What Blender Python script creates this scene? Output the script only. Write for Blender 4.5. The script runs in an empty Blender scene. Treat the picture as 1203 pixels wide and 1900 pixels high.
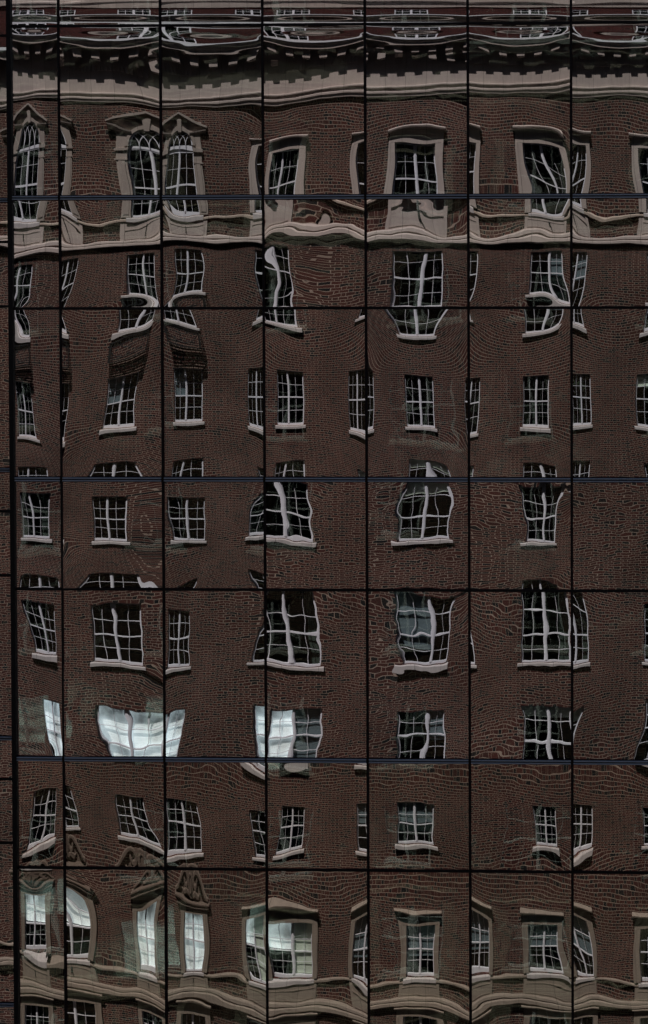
import bpy, bmesh, math, random
import numpy as np
from mathutils import Matrix, Vector

# ---------------------------------------------------------------- camera, world, sun, exposure
scene = bpy.context.scene
FPX, CX, CY, YAW, PITCH, ROLL = 3928.364, 919.843, 558.102, 0.03757320, -0.02381183, 0.00258295
PW, PH = 1203.0, 1900.0
EYE = 27.0                         # the camera stands 27 m above the street, opposite the glass front
DG, DF = 30.0, 34.0                # metres from camera plane to glass, and from the glass to the brick front
FAC = -DF                          # y of the brick front


def rot(a, b, c):
    ca, sa = math.cos(a), math.sin(a); rz = np.array([[ca, -sa, 0], [sa, ca, 0], [0, 0, 1.]])
    cb, sb = math.cos(b), math.sin(b); rx = np.array([[1., 0, 0], [0, cb, -sb], [0, sb, cb]])
    cc, sc = math.cos(c), math.sin(c); ry = np.array([[cc, 0, sc], [0, 1., 0], [-sc, 0, cc]])
    return rz @ rx @ ry


RC = rot(YAW, PITCH, ROLL)
CAM = np.array([0.0, -DG, EYE])
cam_data = bpy.data.cameras.new('camera')
cam = bpy.data.objects.new('camera', cam_data)
scene.collection.objects.link(cam)
m3 = Matrix(((RC[0][0], RC[0][2], -RC[0][1]), (RC[1][0], RC[1][2], -RC[1][1]), (RC[2][0], RC[2][2], -RC[2][1])))
cam.matrix_world = Matrix.Translation(CAM.tolist()) @ m3.to_4x4()
cam_data.sensor_fit = 'VERTICAL'
cam_data.sensor_height = 24.0
cam_data.sensor_width = 24.0
cam_data.lens = 24.0 * FPX / PH
cam_data.shift_x = (PW / 2 - CX) / PH
cam_data.shift_y = -(PH / 2 - CY) / PH
cam_data.clip_start = 0.1
cam_data.clip_end = 3000.0
scene.camera = cam

SUN = Vector((-0.42, 1.0, 2.05)).normalized()      # towards the sun
world = bpy.data.worlds.new('World')
scene.world = world
world.use_nodes = True
wn = world.node_tree.nodes
sky = wn.new('ShaderNodeTexSky')
sky.sky_type = 'NISHITA'
sky.sun_disc = False
sky.sun_elevation = math.asin(SUN.z)
sky.sun_rotation = math.atan2(SUN.x, SUN.y)
world.node_tree.links.new(sky.outputs[0], wn['Background'].inputs[0])
wn['Background'].inputs[1].default_value = 0.05
sun_data = bpy.data.lights.new('sun', 'SUN')
sun_data.energy = 5.0
sun_data.angle = math.radians(0.55)
sun_data.color = (1.0, 0.965, 0.92)
sun = bpy.data.objects.new('sun', sun_data)
scene.collection.objects.link(sun)
sun.location = (-20, 40, 110)
sun.rotation_euler = SUN.to_track_quat('Z', 'Y').to_euler()

scene.view_settings.view_transform = 'Standard'
scene.view_settings.look = 'None'
scene.view_settings.exposure = -0.35
scene.view_settings.gamma = 1.0
scene.cycles.max_bounces = 12
scene.cycles.transparent_max_bounces = 16
scene.cycles.caustics_reflective = False
scene.cycles.caustics_refractive = False

# ---------------------------------------------------------------- geometry of the two fronts
GX0, GW = -7.352476, 1.46          # first mullion, module
GZ1, HS, HV = 3.209674, 1.580128, 2.444530
PX = [GX0 - 0.69] + [GX0 + i * GW for i in range(8)]           # vertical lines, first is the corner
PZ = [GZ1 + HS]
for i in range(9):
    PZ.append(PZ[-1] - (HS if i % 2 == 0 else HV))
PZ = [z + EYE for z in PZ]          # PZ[r], PZ[r+1] bound row r


def ray(px, py):
    d = RC @ np.array([(px - CX) / FPX, 1.0, -(py - CY) / FPX])
    return d / np.linalg.norm(d)


def glass_point(px, py):
    d = ray(px, py)
    return CAM + d * (DG / d[1])


def ideal(px, py):
    g = glass_point(px, py); d = ray(px, py)
    return g[0] + d[0] / d[1] * DF, g[2] + d[2] / d[1] * DF


# the brick front is laid out in its own drawing units (du), turned into metres here
_x0, _x1 = ideal(100, 950)[0], ideal(1100, 950)[0]
_z0, _z1 = ideal(650, 200)[1], ideal(650, 1700)[1]
SX = (_x1 - _x0) / 1000.0
SZ = (_z0 - _z1) / 1500.0
U = 0.5 * (SX + SZ)


def FX(t): return _x0 + (t - 100) * SX
def FZ(t): return _z0 - (t - 200) * SZ
# ---------------------------------------------------------------- the bow and ripple of every pane of glass
COLK = [47 + 238 * k for k in range(-1, 8)]                    # window axes of the brick front in du (index 1 is axis 0)
ROWS = {'A': (268, 134), 'B': (483, 115), 'C': (683, 115), 'D': (885, 115), 'E': (1100, 115), 'F': (1300, 115),
        'G': (1488, 115), 'H': (1690, 115)}


def axis(k): return 47 + 238 * k


def bspline(n, u):
    """values and derivatives (per unit knot) of n+3 uniform cubic B-spline functions at u in [0, n]"""
    u = np.clip(np.asarray(u, float), 0, n - 1e-9)
    i = np.floor(u).astype(int); t = u - i
    B = np.stack([(1 - t) ** 3 / 6, (3 * t ** 3 - 6 * t ** 2 + 4) / 6, (-3 * t ** 3 + 3 * t ** 2 + 3 * t + 1) / 6, t ** 3 / 6], 1)
    D = np.stack([-(1 - t) ** 2 / 2, (3 * t ** 2 - 4 * t) / 2, (-3 * t ** 2 + 2 * t + 1) / 2, t ** 2 / 2], 1)
    V = np.zeros((len(u), n + 3)); W = np.zeros((len(u), n + 3)); r = np.arange(len(u))
    for k in range(4):
        V[r, i + k] = B[:, k]; W[r, i + k] = D[:, k]
    return V, W


def wanted_slope(g, tx, tz, depth=0.0):
    """slopes dy/dx, dy/dz that a pane needs at g to mirror the point (tx, tz) of the brick front to the camera"""
    a = np.array([tx, FAC + depth, tz]) - g; a /= np.linalg.norm(a)
    b = CAM - g; b /= np.linalg.norm(b)
    n = a + b
    return -n[0] / n[1] * -1.0 * -1.0, -n[2] / n[1] * -1.0 * -1.0


def parse_controls(text):
    out = {}; cur = None
    for ln in text.strip().splitlines():
        f = ln.split()
        if not f or f[0] == '#': continue
        if f[0] == 'P':
            cur = out.setdefault((int(f[1]), int(f[2])), [])
        elif f[0] == 'w':
            k, (top, h) = int(f[1][:-1]), ROWS[f[1][-1]]
            v = [float(x) for x in f[2:]]
            for i in range(0, len(v), 4):
                cur.append((v[i], v[i + 1], axis(k) + 45 * v[i + 2], top + h * v[i + 3], 1.0))
        elif f[0] == 'y':
            v = [float(x) for x in f[1:]]
            for i in range(0, len(v), 3): cur.append((v[i], v[i + 1], None, v[i + 2], 1.0))
        else:
            v = [float(x) for x in f[1:]]
            for i in range(0, len(v), 4): cur.append((v[i], v[i + 1], axis(v[i + 2]) + 45 * v[i + 3], None, 1.0))
    return out


def solve_pane(x0, x1, z0, z1, ctl, mh, mv, smooth=0.06, prior=0.006, loose=None):
    nx = max(8, int(round((x1 - x0) / 0.072))); nz = int(round((z1 - z0) / (0.048 if loose else 0.066)))
    dx, dz = (x1 - x0) / nx, (z1 - z0) / nz
    PXU = U / (2 * DF)                                         # slope that moves the picture by one du
    A, R = [], []

    def rows(gx, gz, sx, sz, w):
        vx, wx = bspline(nx, (gx - x0) / dx); vz, wz = bspline(nz, (gz - z0) / dz)
        for q in range(len(gx)):
            if sx[q] is not None:
                A.append((np.outer(wx[q] / dx, vz[q]).ravel()) * (w[q] / PXU)); R.append(sx[q] * w[q] / PXU)
            if sz[q] is not None:
                A.append((np.outer(vx[q], wz[q] / dz).ravel()) * (w[q] / PXU)); R.append(sz[q] * w[q] / PXU)
    gx, gz, sx, sz, w = [], [], [], [], []
    for (px, py, tx, ty, wt) in ctl:
        g = glass_point(px, py)
        it = ideal(px, py)
        s = wanted_slope(g, it[0] if tx is None else FX(tx), it[1] if ty is None else FZ(ty))
        gx.append(g[0]); gz.append(g[2]); w.append(wt)
        sx.append(None if tx is None else s[0]); sz.append(None if ty is None else s[1])
    nc = len(gx)
    if nc: rows(np.array(gx), np.array(gz), sx, sz, w)
    ncr = len(A)
    # weak prior: an evenly bowed pane
    gx, gz, sx, sz, w = [], [], [], [], []
    cx, cz = (x0 + x1) / 2, (z0 + z1) / 2
    for a in np.linspace(0.03, 0.97, 14):
        for b in np.linspace(0.03, 0.97, 18):
            X, Z = x0 + a * (x1 - x0), z0 + b * (z1 - z0)
            # bowed glass shrinks the picture by mh, mv about the middle
            gx.append(X); gz.append(Z); w.append(prior * 2)
            sx.append(-(X - cx) * (1 / mh - 1) * (1 + DF / DG) / (2 * DF)); sz.append(-(Z - cz) * (1 / mv - 1) * (1 + DF / DG) / (2 * DF))
    sx = [-q for q in sx]; sz = [-q for q in sz]
    rows(np.array(gx), np.array(gz), sx, sz, w)
    A = np.array(A); R = np.array(R)
    N = (nx + 3) * (nz + 3)
    G = A.T @ A; y = A.T @ R

    def dmat(n, o): return np.diff(np.eye(n), n=o, axis=0)
    Ix, Iz = np.eye(nx + 3), np.eye(nz + 3)
    k = smooth / PXU / 0.064
    for ox, oz, f in ((3, 0, 1), (2, 1, 3), (1, 2, 3), (0, 3, 1)):
        Mx = dmat(nx + 3, ox) if ox else Ix; Mz = dmat(nz + 3, oz) if oz else Iz
        wz_ = np.ones(Mz.shape[0])
        if loose == 'top': wz_[-10:] = 0.0004; wz_[-13:-10] = 0.03
        if loose == 'foot': wz_[:14] = 0.0004; wz_[14:18] = 0.03
        G += np.kron(Mx.T @ Mx, (Mz.T * (wz_ if ox < 2 else np.ones_like(wz_))) @ Mz) * (k * k * f)
    G += np.eye(N) * (1e-5 / PXU) ** 2
    c = np.linalg.solve(G, y)
    if __name__ == '__check__':
        r = (A[:ncr] @ c - R[:ncr]); return c.reshape(nx + 3, nz + 3), nx, nz, r
    return c.reshape(nx + 3, nz + 3), nx, nz
CONTROLS = '''
# pane col row ; lines: w <k><R> quads px py fx fy ; y: triples px py ty ; x: px py k fx
P 0 1
y 25 138 152 60 145 152 100 150 152
w 0A 39 246 -.93 -.075 75 246 .93 -.075 33 281 -.93 .06 73 272 .93 .06 55 227 0 -.24 53 193 0 -.47 29 233 -1.6 -.2 86 229 1.6 -.2 26.6 361 -.93 .61 70 361 .93 .61
y 22 187 188 60 182 188 100 182 188 22 63 71 60 69 71 100 63 71
P 1 1
y 115 152 152 200 155 152 290 169 152
w 0A 123 263 .93 0 116 361 .93 .61 131 229 1.6 -.2
w 1A 273 209.5 0 -.47 201 229 -1.6 -.2 240 266 -.93 0 247.7 361 -.93 .61 272.6 243 0 -.24 237.7 274 -.93 .06 282.6 299 0 .2 288.6 359 0 .6
y 115 188 188 200 190 188 290 199 188 112 70 71 165 77 71 240 77 71 294 67 71
P 2 1
y 305 162 152 395 163 152 480 150 152
w 1A 313 276 -.93 .06 359 276 .93 .06 334 246 0 -.24 332.5 209.5 0 -.47 304 246 -1.6 -.2 382 241 1.6 -.2 306 361 -.93 .61 327.5 361 0 .61 332 286 0 .1 367 361 .93 .61
w 2A 475 292.6 -1 .18 481.5 361 -1 .62 465 256 -1.5 -.187
y 302 199 188 395 199 188 480 193 188 302 75 71 335 86 71 395 88 71 433 80 71 480 68 71
P 3 1
y 495 155 152 585 148 152 670 134 152
w 2A 501 258 -1.5 -.187 572 248 1.5 -.187 506 284 -1 0 555.6 277 1 0 499 361 -1 .62 549 361 1 .62 524.7 283 0 0.02 514.7 361 0 .62
w 3A 654 246 -1.5 -.187 661 286 -1 .13 667 359 -1 .6
y 494 196 188 590 185 188 672 179 188 495 70 71 545 80 71 610 79 71 670 63 71
P 4 1
y 685 143 152 775 140 152 862 136 152
w 3A 722.5 238 -1.5 -.187 827.5 234.5 1.5 -.187 733.5 264 -1 0 808.4 266 1 0 727.5 361 -1 .65 811.7 335 1 .48 813 360 1 .65 769 271 0 .02 775.7 361 0 .65
y 685 180 188 775 178 188 862 174 188 685 63 71 720 72 71 790 74 71 835 67 71
P 5 1
y 875 136 152 965 140 152 1050 130 152
w 3A 891 233 1.5 -.187 883.7 264.6 1 0 880 360 1 .65
w 4A 951.4 232 -1.5 -.187 1041 239.5 1.5 -.187 970 264.6 -1 0 1038 274.7 1 0 985 360 -1 .65 1051 360 1 .65 1003.7 270 0 .02 1036 360 0 .65
y 873 171 188 935 173 188 1055 167 188 880 63 71 920 73 71 990 74 71 1050 62 71
P 6 1
y 1066 143 152 1150 144 152 1200 142 152
w 4A 1096.5 242 1.5 -.187 1087 269.7 1 0 1080.7 360 1 .65 1073 270 0 .02
w 5A 1166.8 245 -1.5 -.187 1184.6 274.7 -1 0 1193.6 358 -1 .62
y 1064 181 188 1200 181 188 1068 64 71 1110 78 71 1150 80 71 1200 70 71
P 0 2
w 0A 23 408 -.93 1 68 410 .93 1 42.6 410 0 1 74 373 .93 .75 35 371.6 0 .75
w 0B 60.5 490 1 0 58 529 1 .5 55 542 1 .6 41.5 568 1 .78 39 491 0 0 32 540 0 .65
y 30 420 406 100 414 406 30 481 452 100 471 452 30 457 437 100 450 437
P 1 2
w 0A 136 399 .93 1 128 376.6 .93 .8 136 373 1.38 .8
w 1A 242.7 403 -.93 1 294 395 .8 1 245 371.6 -.93 .7 281 371.6 0 .7 276 400 0 1
x 153.6 420 0 1.38 154.6 443 0 1.38 224 440 1 -1.38 225.4 411 1 -1.38
y 143 408 406 116 395 406 156 410 406 216 408 406 296 397 406 115 466 452 296 455 452 115 453 437 296 437 437
w 0B 146 478 1 0 141 506 1 .3 133 536 1 .62 120 568 1 .88 128 480 0 0 123 513 0 .3
w 1B 236 473 -1 0 286 468 1 0 232 549.5 -1 1 267.7 470 0 0 266 509.6 0 .47 272.6 539.5 0 .85 287.6 519.6 1 .55 296 568 1 .93
y 240 555 609 240 561 617 240 568 602 262 558 614 222 562 622 205 562 622
P 2 2
w 1A 314 386.5 -.93 1 371 398 .93 1 366 371.6 .93 .8
y 301 383 406 316 400 406 382 403 406 400 400 406 483 403 406 301 450 452 396 455 452 486 455 452 400 435 437 486 440 437
x 385.7 408 1 1.38 385.7 431 1 1.38 466.5 411.5 2 -1.38
w 2A 473 371.6 -1 .75 472.5 393 -1 1
w 1B 325 460 -1 0 374 463 1 0 377 541 1 1 327.5 506 -1 .5 314 558 -1 .95 347 461 0 0 347.5 506 0 .47 341 543 0 .95
y 382 550 608 380 568 640 325 558 615 318 568 600 
w 2B 472.5 461 -1 0 471.5 499.6 -1 .45 480 539.5 -1 .75 487 566 -1 .95
P 3 2
y 491.5 443 452 540 441.5 452 676 448 452 493 435 443 549.6 426 443 676 436.5 443 510 372 417 600 374 416 510 400 424 640 415 434
x 599.5 390 2 1.38 616 406 2 1.38 495 390 2 -1.15 495 425 2 -1.15
w 2B 535 476 1 .25 538 504.6 1 .5 538 553 1 .75 560 568 1 .93 496 462 0 .08 514 495 0 .4 524 530 0 .63 508 553 0 .75
P 4 2
y 682.6 451 452 800 453 452 867 453 452 683 433 437 800 435.5 437 867 434 437 780 372 415 740 385 419
x 717.5 405 3 -1.38 827 415 3 1.38 830 385 3 1.35
w 3B 728.5 473 -1 .1 729 513 -1 .5 721 569 -1 .97 792 473 0 .1 782 526 0 .55 777 569 0 .97 821.8 467 1 .05 820.8 568 1 .97 728 486 -1 .25 822 516 1 .5
P 5 2
x 887.8 400 3 1.38 889.8 430 3 1.38 974 402 4 -1.38 974 432 4 -1.38 1050.6 400 4 1.38 1050.6 432 4 1.38
y 870 385 406 914 398.6 406 974 398.6 406 1058 390 406 873.7 433 437 1058 430.5 437 873.7 452 452 1001 454.6 452 1058 449 452
w 4A 985 373.5 -1 .85 985 393.6 -1 1 1049.6 388.6 1 1 1006 375 0 .85
w 3B 887 465.6 1 0 886 507.5 1 .5 872 561 1 .93
w 4B 983.6 467 -1 0 1043 464 1 0 981 549.4 -1 1 1022.8 465.6 0 0 1019.4 507.5 0 .5 1034.5 554.4 0 .95 1046 514 1 .55 1058 558 1 .95 983 506 -1 .5
y 990 556 609 990 561 617 990 568 602 1015 558 614 1035 567 602 968 562 622 950 562 622
P 6 2
x 1089.8 400 4 1.38 1094.8 427 4 1.38 1185 404 5 -1.38 1185 432 5 -1.38
y 1064.6 384 406 1101.5 398.6 406 1202 398.6 406 1063 452 452 1202 455.6 452 1063 430 437 1202 437 437
w 4B 1089.8 467 1 0 1088 507.5 1 .45 1074.7 567.8 1 .93 1073 467 0 0 1061 544 0 .75
w 5B 1200 469 -1 0 1202 507 -1 .5
P 0 3
w 0B 43 574 1 .6 55 600 1 .8 54 625 1 1 27 574 0 .55 44 622 0 .97 56.5 638.6 1.15 1.083
w 0C 28.4 706.6 -1 0 55.8 710.5 1 0 39.5 708 0 0 35 810.5 -1 1 68.4 814.5 1 1 47.4 809 0 1 34 759 -1 .5 61.8 766 1 .5
w 0D 34 866 -1 0 87 867 1 0 52 866 0 0
P 1 3
w 0B 118 596 1 .85 126 619 1 1 128 631 1.15 1.083
w 0C 128 715.7 1 .05 127 760 1 .5 121.4 790 1 .85 119.7 831 1.1 1.083
w 1B 221 576 -1 .6 216 616 -1 1 287.6 576 1 .65 281 596 1 1 206.8 636 -1.15 1.083 279 612.7 1.15 1.083 272.6 576 0 .6 251 609 0 1
w 1C 201 702.4 -1 0 258.7 689 1 0 231 697.4 0 0 190 795 -1 1 250 791.5 1 1 219.5 795 0 1 183.5 811.5 -1.15 1.083 251 801.5 1.15 1.083 198 751.6 -1 .5 250 741.7 1 .5
w 1D 176 861 -1 0 251 858 1 0 214.5 858 0 0 160 883 -1 .3 266 883 1 .3 208 883 0 .3
P 2 3
w 1B 306 586 -1 .88 304 591 -1 1 367 609 1 1 352.5 576 1 .6 370.7 614 1.15 1.083 306 598 -1.05 1.083
w 1C 322.5 682.5 -1 0 375 684 1 0 342.5 682.5 0 0 324 783 -1 1 376.4 781.6 1 1 344 783 0 1 322 792.5 -1.15 1.083 379 790 1.15 1.083 324 735 -1 .5 376 734 1 .5
w 1D 322 854.7 -1 0 379 850 1 0 342 853 0 0 318.5 884.6 -1 .35 375.7 884.6 1 .35 332.5 884.6 0 .35
w 2B 478 577.7 -1 .85 468 607.7 -1.15 1.083
w 2C 461.5 682.5 -1 0 475.8 682.5 0 0 463 790 -1 1 478 793 0 1 462 799 -1.15 1.083
w 2D 477 865.7 -1 0 481.5 884.6 -1 .3
P 3 3
w 2B 546 577.7 1 .65 556 606 1 1 495 596 -.9 1 509.7 578 0 .65 513.7 599 0 .97 560 621 1.15 1.083
w 2C 513.7 685.8 -1 0 563 689 1 0 532 687.5 0 0 514.7 789 -1 1 564.6 788 1 1 535.7 790 0 1 512 797 -1.15 1.083 566 796.5 1.15 1.083 515 738 -1 .5 564 737 1 .5
w 2D 513 858 -1 0 566 854.7 1 0 531 857 0 0 509.7 884.6 -1 .35 566 884.6 1 .35 524.7 883 0 .35
w 3B 667.7 581 -1 .85 657.7 599 -1.15 1.08
w 3C 647.7 687.5 -1 0 662.7 687.5 0 0 650 798 -1 1 664 800 0 1 649 806.5 -1.15 1.083
w 3D 662.7 869.7 -1 0
P 4 3
w 3B 711 576 -1 .6 739 621 -1 1 729 596 -1 .78 833 574.5 1 .6 811.7 604.6 1 .85 807 624.7 1 1 770 574 0 .58 774 622.6 0 1 739 627.6 -1.15 1.083 808 629 1.15 1.083
w 2C 692 689 1 0 692.6 796.5 1 1
w 3C 749.8 694 -1 0 777.4 697.4 0 0 802.7 698.5 1 0 755 791.5 -1 1 782 793 0 1 808 793.6 1 1 753 799 -1.15 1.083 812 802 1.15 1.083 752 746 -1 .5 805 747 1 .5
w 3D 759 853 -1 0 825 860.6 1 0 792 854.7 0 0 759 885.6 -1 .35 837.5 885.7 1 .35 813.4 885.7 0 .35
w 4C 862 745 -1 .5 863.7 702 -1 0 866 800 -1 .9
P 5 3
w 3B 872 578 1 .75 878.7 600 1.15 1.083
w 3C 890.5 700 1 0 876.4 702 0 0 885.4 805 1 1 885.4 811 1.1 1.083 889.8 747 1 .5
w 4B 972.5 576 -1 .6 974 618 -1 1 1046 576 1 .55 1034.5 606 1 1 1021 576 0 .58 1006 614.7 0 1 970 629.8 -1.15 1.083 1034 616 1.15 1.083
w 4C 970 698.5 -1 0 1019.4 695 1 0 996 696.8 0 0 969 792 -1 1 1018.4 793.6 1 1 996 793 0 1 966.5 802 -1.15 1.083 1021.8 806 1.15 1.083 970.9 745 -1 .5 1017.8 743.4 1 .5
w 4D 970 859 -1 0 1029.5 864 1 0 1001 859.6 0 0 971.5 886 -1 .35 1034.5 886 1 .35 1012.7 886 0 .35
w 3D 879.7 864 1 0
P 6 3
w 4B 1078 576 1 .65 1085.4 608 1 1 1088.8 622 1.15 1.083 1066 576 0 .63
w 4C 1095.5 693.4 1 0 1078 695 0 0 1097.5 787 1 1 1080.7 789.6 0 1 1098.8 795 1.15 1.083 1096.5 738.5 1 .5
w 4D 1094.8 855.6 1 0 1064.6 855.6 -.7 0 1077.4 855.6 0 0 1093 885.7 1 .35
w 5B 1197 594.6 -1 .85 1185 628.8 -1.15 1.083
w 5C 1182 695 -1 0 1182 790 -1 1
w 5D 1195 859 -1 0
P 0 4
w 0D 36.8 913 -1 0 95 912 1 0 52.6 914.5 0 0 43 997.7 -1 1 93 998.7 1 1 63 997.7 0 1 95 1010 1.1 1.083 41.6 958.8 -1 .5 91.4 960 1 .5
w 0E 39 1067.5 -1 0 108 1072.5 1 0 71.5 1066 0 0 36 1088 -1 .2 109.7 1088 1 .2
P 1 4
w 1D 171 921 -1 0 236 921 1 0 199 921 0 0 174.6 1002.7 -1 1 236 1004 1 1 203 1002.7 0 1 172 1012.7 -1.1 1.083 238 1013 1.1 1.083 174.6 962 -1 .5 234.4 964.4 1 .5
w 0D 118 925 1 0 118 998 1 1
w 1E 163 1070 -1 .05 260 1069 1 .05 148 1086 -1 .25 277 1083 1 .25 206 1061 0 -.03 207 1087 0 .35
P 2 4
w 1D 311 926 -1 .05 321 996 -1 .95 380.7 926 1 .05 380.7 1002.7 1 1 346.8 924.5 0 0 349.8 1002.7 0 1 312.5 961 -1 .5 380.7 964.4 1 .5
w 2D 488 914.6 -.9 0 468 939.5 -1 .25 460 989 -1 .95 455 1006 -1.15 1.083
w 2E 460.5 1057.5 -1 0 471.5 1084 -1 .4
P 3 4
w 2D 564.6 896 1 0 578 946 1 .45 583 1002.7 1 1 517 915 0 .2 528 946 0 .45 533 999 0 1 586 1016 1.1 1.083 578 960 1 .5 495.4 999 -.45 1
y 540 1092 1096 600 1092 1098
P 4 4
w 3D 753 896 -1 .02 737.5 939.5 -1 .35 737.5 1002.7 -1 1 838.5 927.6 1 .3 835 998 1 1 836 957.8 1 .5 867 898 1.3 0 790.7 896 0 .02 787 959.5 0 .5 782.4 1002.7 0 1 735 1013 -1.05 1.083 838.5 1009.7 1.05 1.083
y 740 1091 1098 800 1091 1098
P 5 4
w 4D 963.5 897.5 -1 0 974 941 -1 .35 975 1006 -1 1 1056 914 1 .1 1039.5 931 1 .25 1031.8 957.8 1 .5 1030.5 1008 1 1 1011 897.5 0 0 1010.4 962.8 0 .5 1010 1008 0 1 974 1012 -1.05 1.083
w 4E 970.8 1078 -1 0 1001 1075 0 0 1034.5 1085 1 0
P 6 4
x 1200 960 5 -1.3 1066 960 4 1.3
y 1100 1092 1098
P 0 5
w 0E 39 1113 -1 0 101 1122 1 0 66 1213 -1 1 104.7 1214.8 1 1 71.5 1120 0 .03 90.4 1214.8 0 1 63 1223 -1.1 1.083 105.7 1233 1.1 1.083 53 1155 -1 .45 103 1172.5 1 .5
w 0F 79 1296 -1 0 109.7 1304.5 1 0 97 1299.5 0 0 84.8 1346 -1 .4 99.7 1402.6 -1 .85 116 1379 1 .65
P 1 5
w 1E 169 1125 -1 .03 262 1123 1 .03 174.6 1228 -1 1 266 1234.7 1 1 209.5 1121.7 0 .02 222 1231.4 0 1 172 1239 -1.05 1.083 268.7 1247 1.05 1.083 172 1177 -1 .5 262.7 1181.5 1 .5
w 1F 178 1309.5 -1 0 304 1321 .75 0 232.7 1314.5 0 0 244 1402.6 0 .6 181 1366 -1 .45 206 1402.6 -1 .65 266 1319.5 .4 0 200 1347 -.8 .25
P 2 5
w 1E 352.5 1133 1 0 351.5 1236 1 1 332.5 1131.6 0 0 332.5 1238 0 1 322 1186.5 -.5 .5 350.8 1181.5 1 .5 351.8 1244.7 1.05 1.083
w 1F 345 1314.5 1 0 337.5 1359 1 .4 329 1402.6 1 .8 316 1328 .1 .07
w 2E 490 1143 -.95 .1 466.5 1226 -1 .95 459 1234.7 -1.15 1.083
w 2F 466.5 1308 -1 0 470 1353 -1 .4 478 1402.6 -1 .8
P 3 5
w 2E 583 1099 1 .02 593 1163 1 .4 596 1238 1 1 531 1153 0 .32 543 1236 0 1 495 1226 -.55 1 596 1182.5 1 .5 495.5 1163 -.6 .45 594.5 1207 1 .75 589.5 1146 1 .25 601 1246 1.08 1.083
w 2F 597 1314.5 1 0 599.5 1353 1 .4 589.5 1406 1 .85 546 1316 0 0 546 1359 0 .45 538 1406 0 .85 499.7 1323 -.95 .05 501 1353 -.95 .35 594.5 1366 1 .5 596 1336 1 .2
P 4 5
w 3E 727.5 1099 -1 .05 735 1160 -1 .4 745.8 1229.7 -1 1 842 1123 1 .15 833.5 1180 1 .5 827.5 1230.5 1 1 863.6 1100 1 .03 811.7 1170 .1 .47 806 1234 .2 1 771 1180 -.4 .5 735 1253 -1.1 1.083 827.5 1247 1.05 1.083
w 3F 739 1319.5 -1 0 737.5 1366 -1 .5 729 1406 -1 .85 795.7 1319.5 0 0 792 1359 0 .45 780.7 1406 0 .85 825 1317.7 1 0 825 1361 1 .45 825 1405 1 .88 739 1336 -1 .2
P 5 5
w 3E 883 1235.6 1.08 1 886 1240 1.15 1.083
w 4E 967.5 1120 -1 .2 966.8 1180 -1 .5 966.8 1230.5 -1 1 969 1100 -1 .08 1010 1123 0 .2 1013 1230.5 0 1 1024 1170 .25 .45 1058 1224 .95 .95 1055 1179 .9 .5 962.5 1238 -1.1 1.083
w 4F 965.8 1307.6 -1 0 972.5 1379.6 -1 .5 971 1405 -1 .65 1017 1311 0 0 1020 1368 0 .45 1022.8 1405 0 .67 1056 1320 .9 .08 970 1332.7 -1 .22 1020 1333 0 .22
P 6 5
w 4E 1089.8 1130 1 .2 1092 1180 1 .5 1093 1229 1 1 1081.4 1180 .5 .5 1079.7 1102 1 .03 1094 1238 1.08 1.083
w 4F 1084 1311.6 1 0 1066 1368 1 .5
w 5F 1198.7 1295 -1 0 1198.7 1327.7 -1 .25 1173.5 1405 -1.1 .85
P 0 6
y 40 1418 1437 70 1418 1437 100 1418 1437
w 0G 63 1468 -1 0 105 1459 1 0 92.6 1463 0 0 47 1581.6 -1 1 100.8 1552.6 1 1 75 1568 0 1
y 60 1600 1622 90 1600 1628
P 1 6
y 140 1420 1437 215 1420 1437 290 1420 1437
w 0G 129.7 1459 1 0 145 1526.6 1 .75 148 1531 1.05 1 149 1543 1.1 1.083
w 1G 213 1474 -1 0 266 1481 1 0 241 1477.5 0 0 224.4 1550 -1 1 257.7 1555 0 1 271 1516.6 1 .4 286 1546.6 1 .75 302 1576.5 1 1
P 2 6
y 340 1419 1437 400 1419 1437
w 1G 364 1489 1 0 372.4 1533 1 .5 375.7 1580 1 1 344 1543 0 .6 342.5 1583 0 1 311 1590 -.9 1 311 1482.4 -.9 0 377 1591 1.08 1.083
w 2G 462.5 1502 -1 0 466.5 1533 -1 .4 474.8 1590 -1 1
y 475 1430 1420
P 3 6
w 2G 523 1494 -1 0 565.6 1495.7 1 0 543 1495.7 0 0 521 1533 -1 .45 514.7 1566.5 -1 .8 564 1533 1 .5 560 1575 1 1 542 1533 0 .5 537 1578 0 .97
y 546 1417 1424 546 1427 1418 546 1438 1428
P 4 6
y 710 1422 1438 775 1422 1438 850 1422 1438
w 3G 737.5 1487 -1 0 768.4 1487 0 0 806.7 1492 1 0 737.5 1566.5 -1 1 772.4 1565 0 1 805 1568.7 1 1 737.5 1578 -1.05 1.083 811.7 1580 1.08 1.083
P 5 6
y 890 1423 1438 960 1423 1438 1045 1423 1438
w 4G 987.6 1494.5 -1 0 1031 1497 1 0 1011.7 1494.5 0 0 995 1569.7 -1 1 1034.5 1572 1 1 1015.4 1570 0 1 992.6 1530 -1 .5 1032 1533 1 .5 990 1583.7 -1.1 1.1 1041 1597 1.15 1.1
P 6 6
y 1080 1424 1438 1140 1424 1438
w 4G 1099.8 1495 1 0 1099 1530 1 .5 1098 1572 1 1 1079.7 1530 0 .5 1074.7 1583.7 0 1 1094.8 1592 1.05 1.083
w 5G 1192.6 1498.6 -1 0 1193.6 1568.7 -1 1
P 0 7
y 43 1620 1624 64 1620 1624 88 1620 1624 64 1645 1638
w 0H 43.4 1654 -1 0 90.8 1655 1 0 38 1634 -1.38 -.2 96.8 1634 1.38 -.2 46.8 1762 -1 1 86.8 1762 1 1 62 1663 0 .05 62 1762 0 1 47 1714 -1 .5
y 60 1779 1809 60 1824 1840 60 1842 1855 
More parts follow.
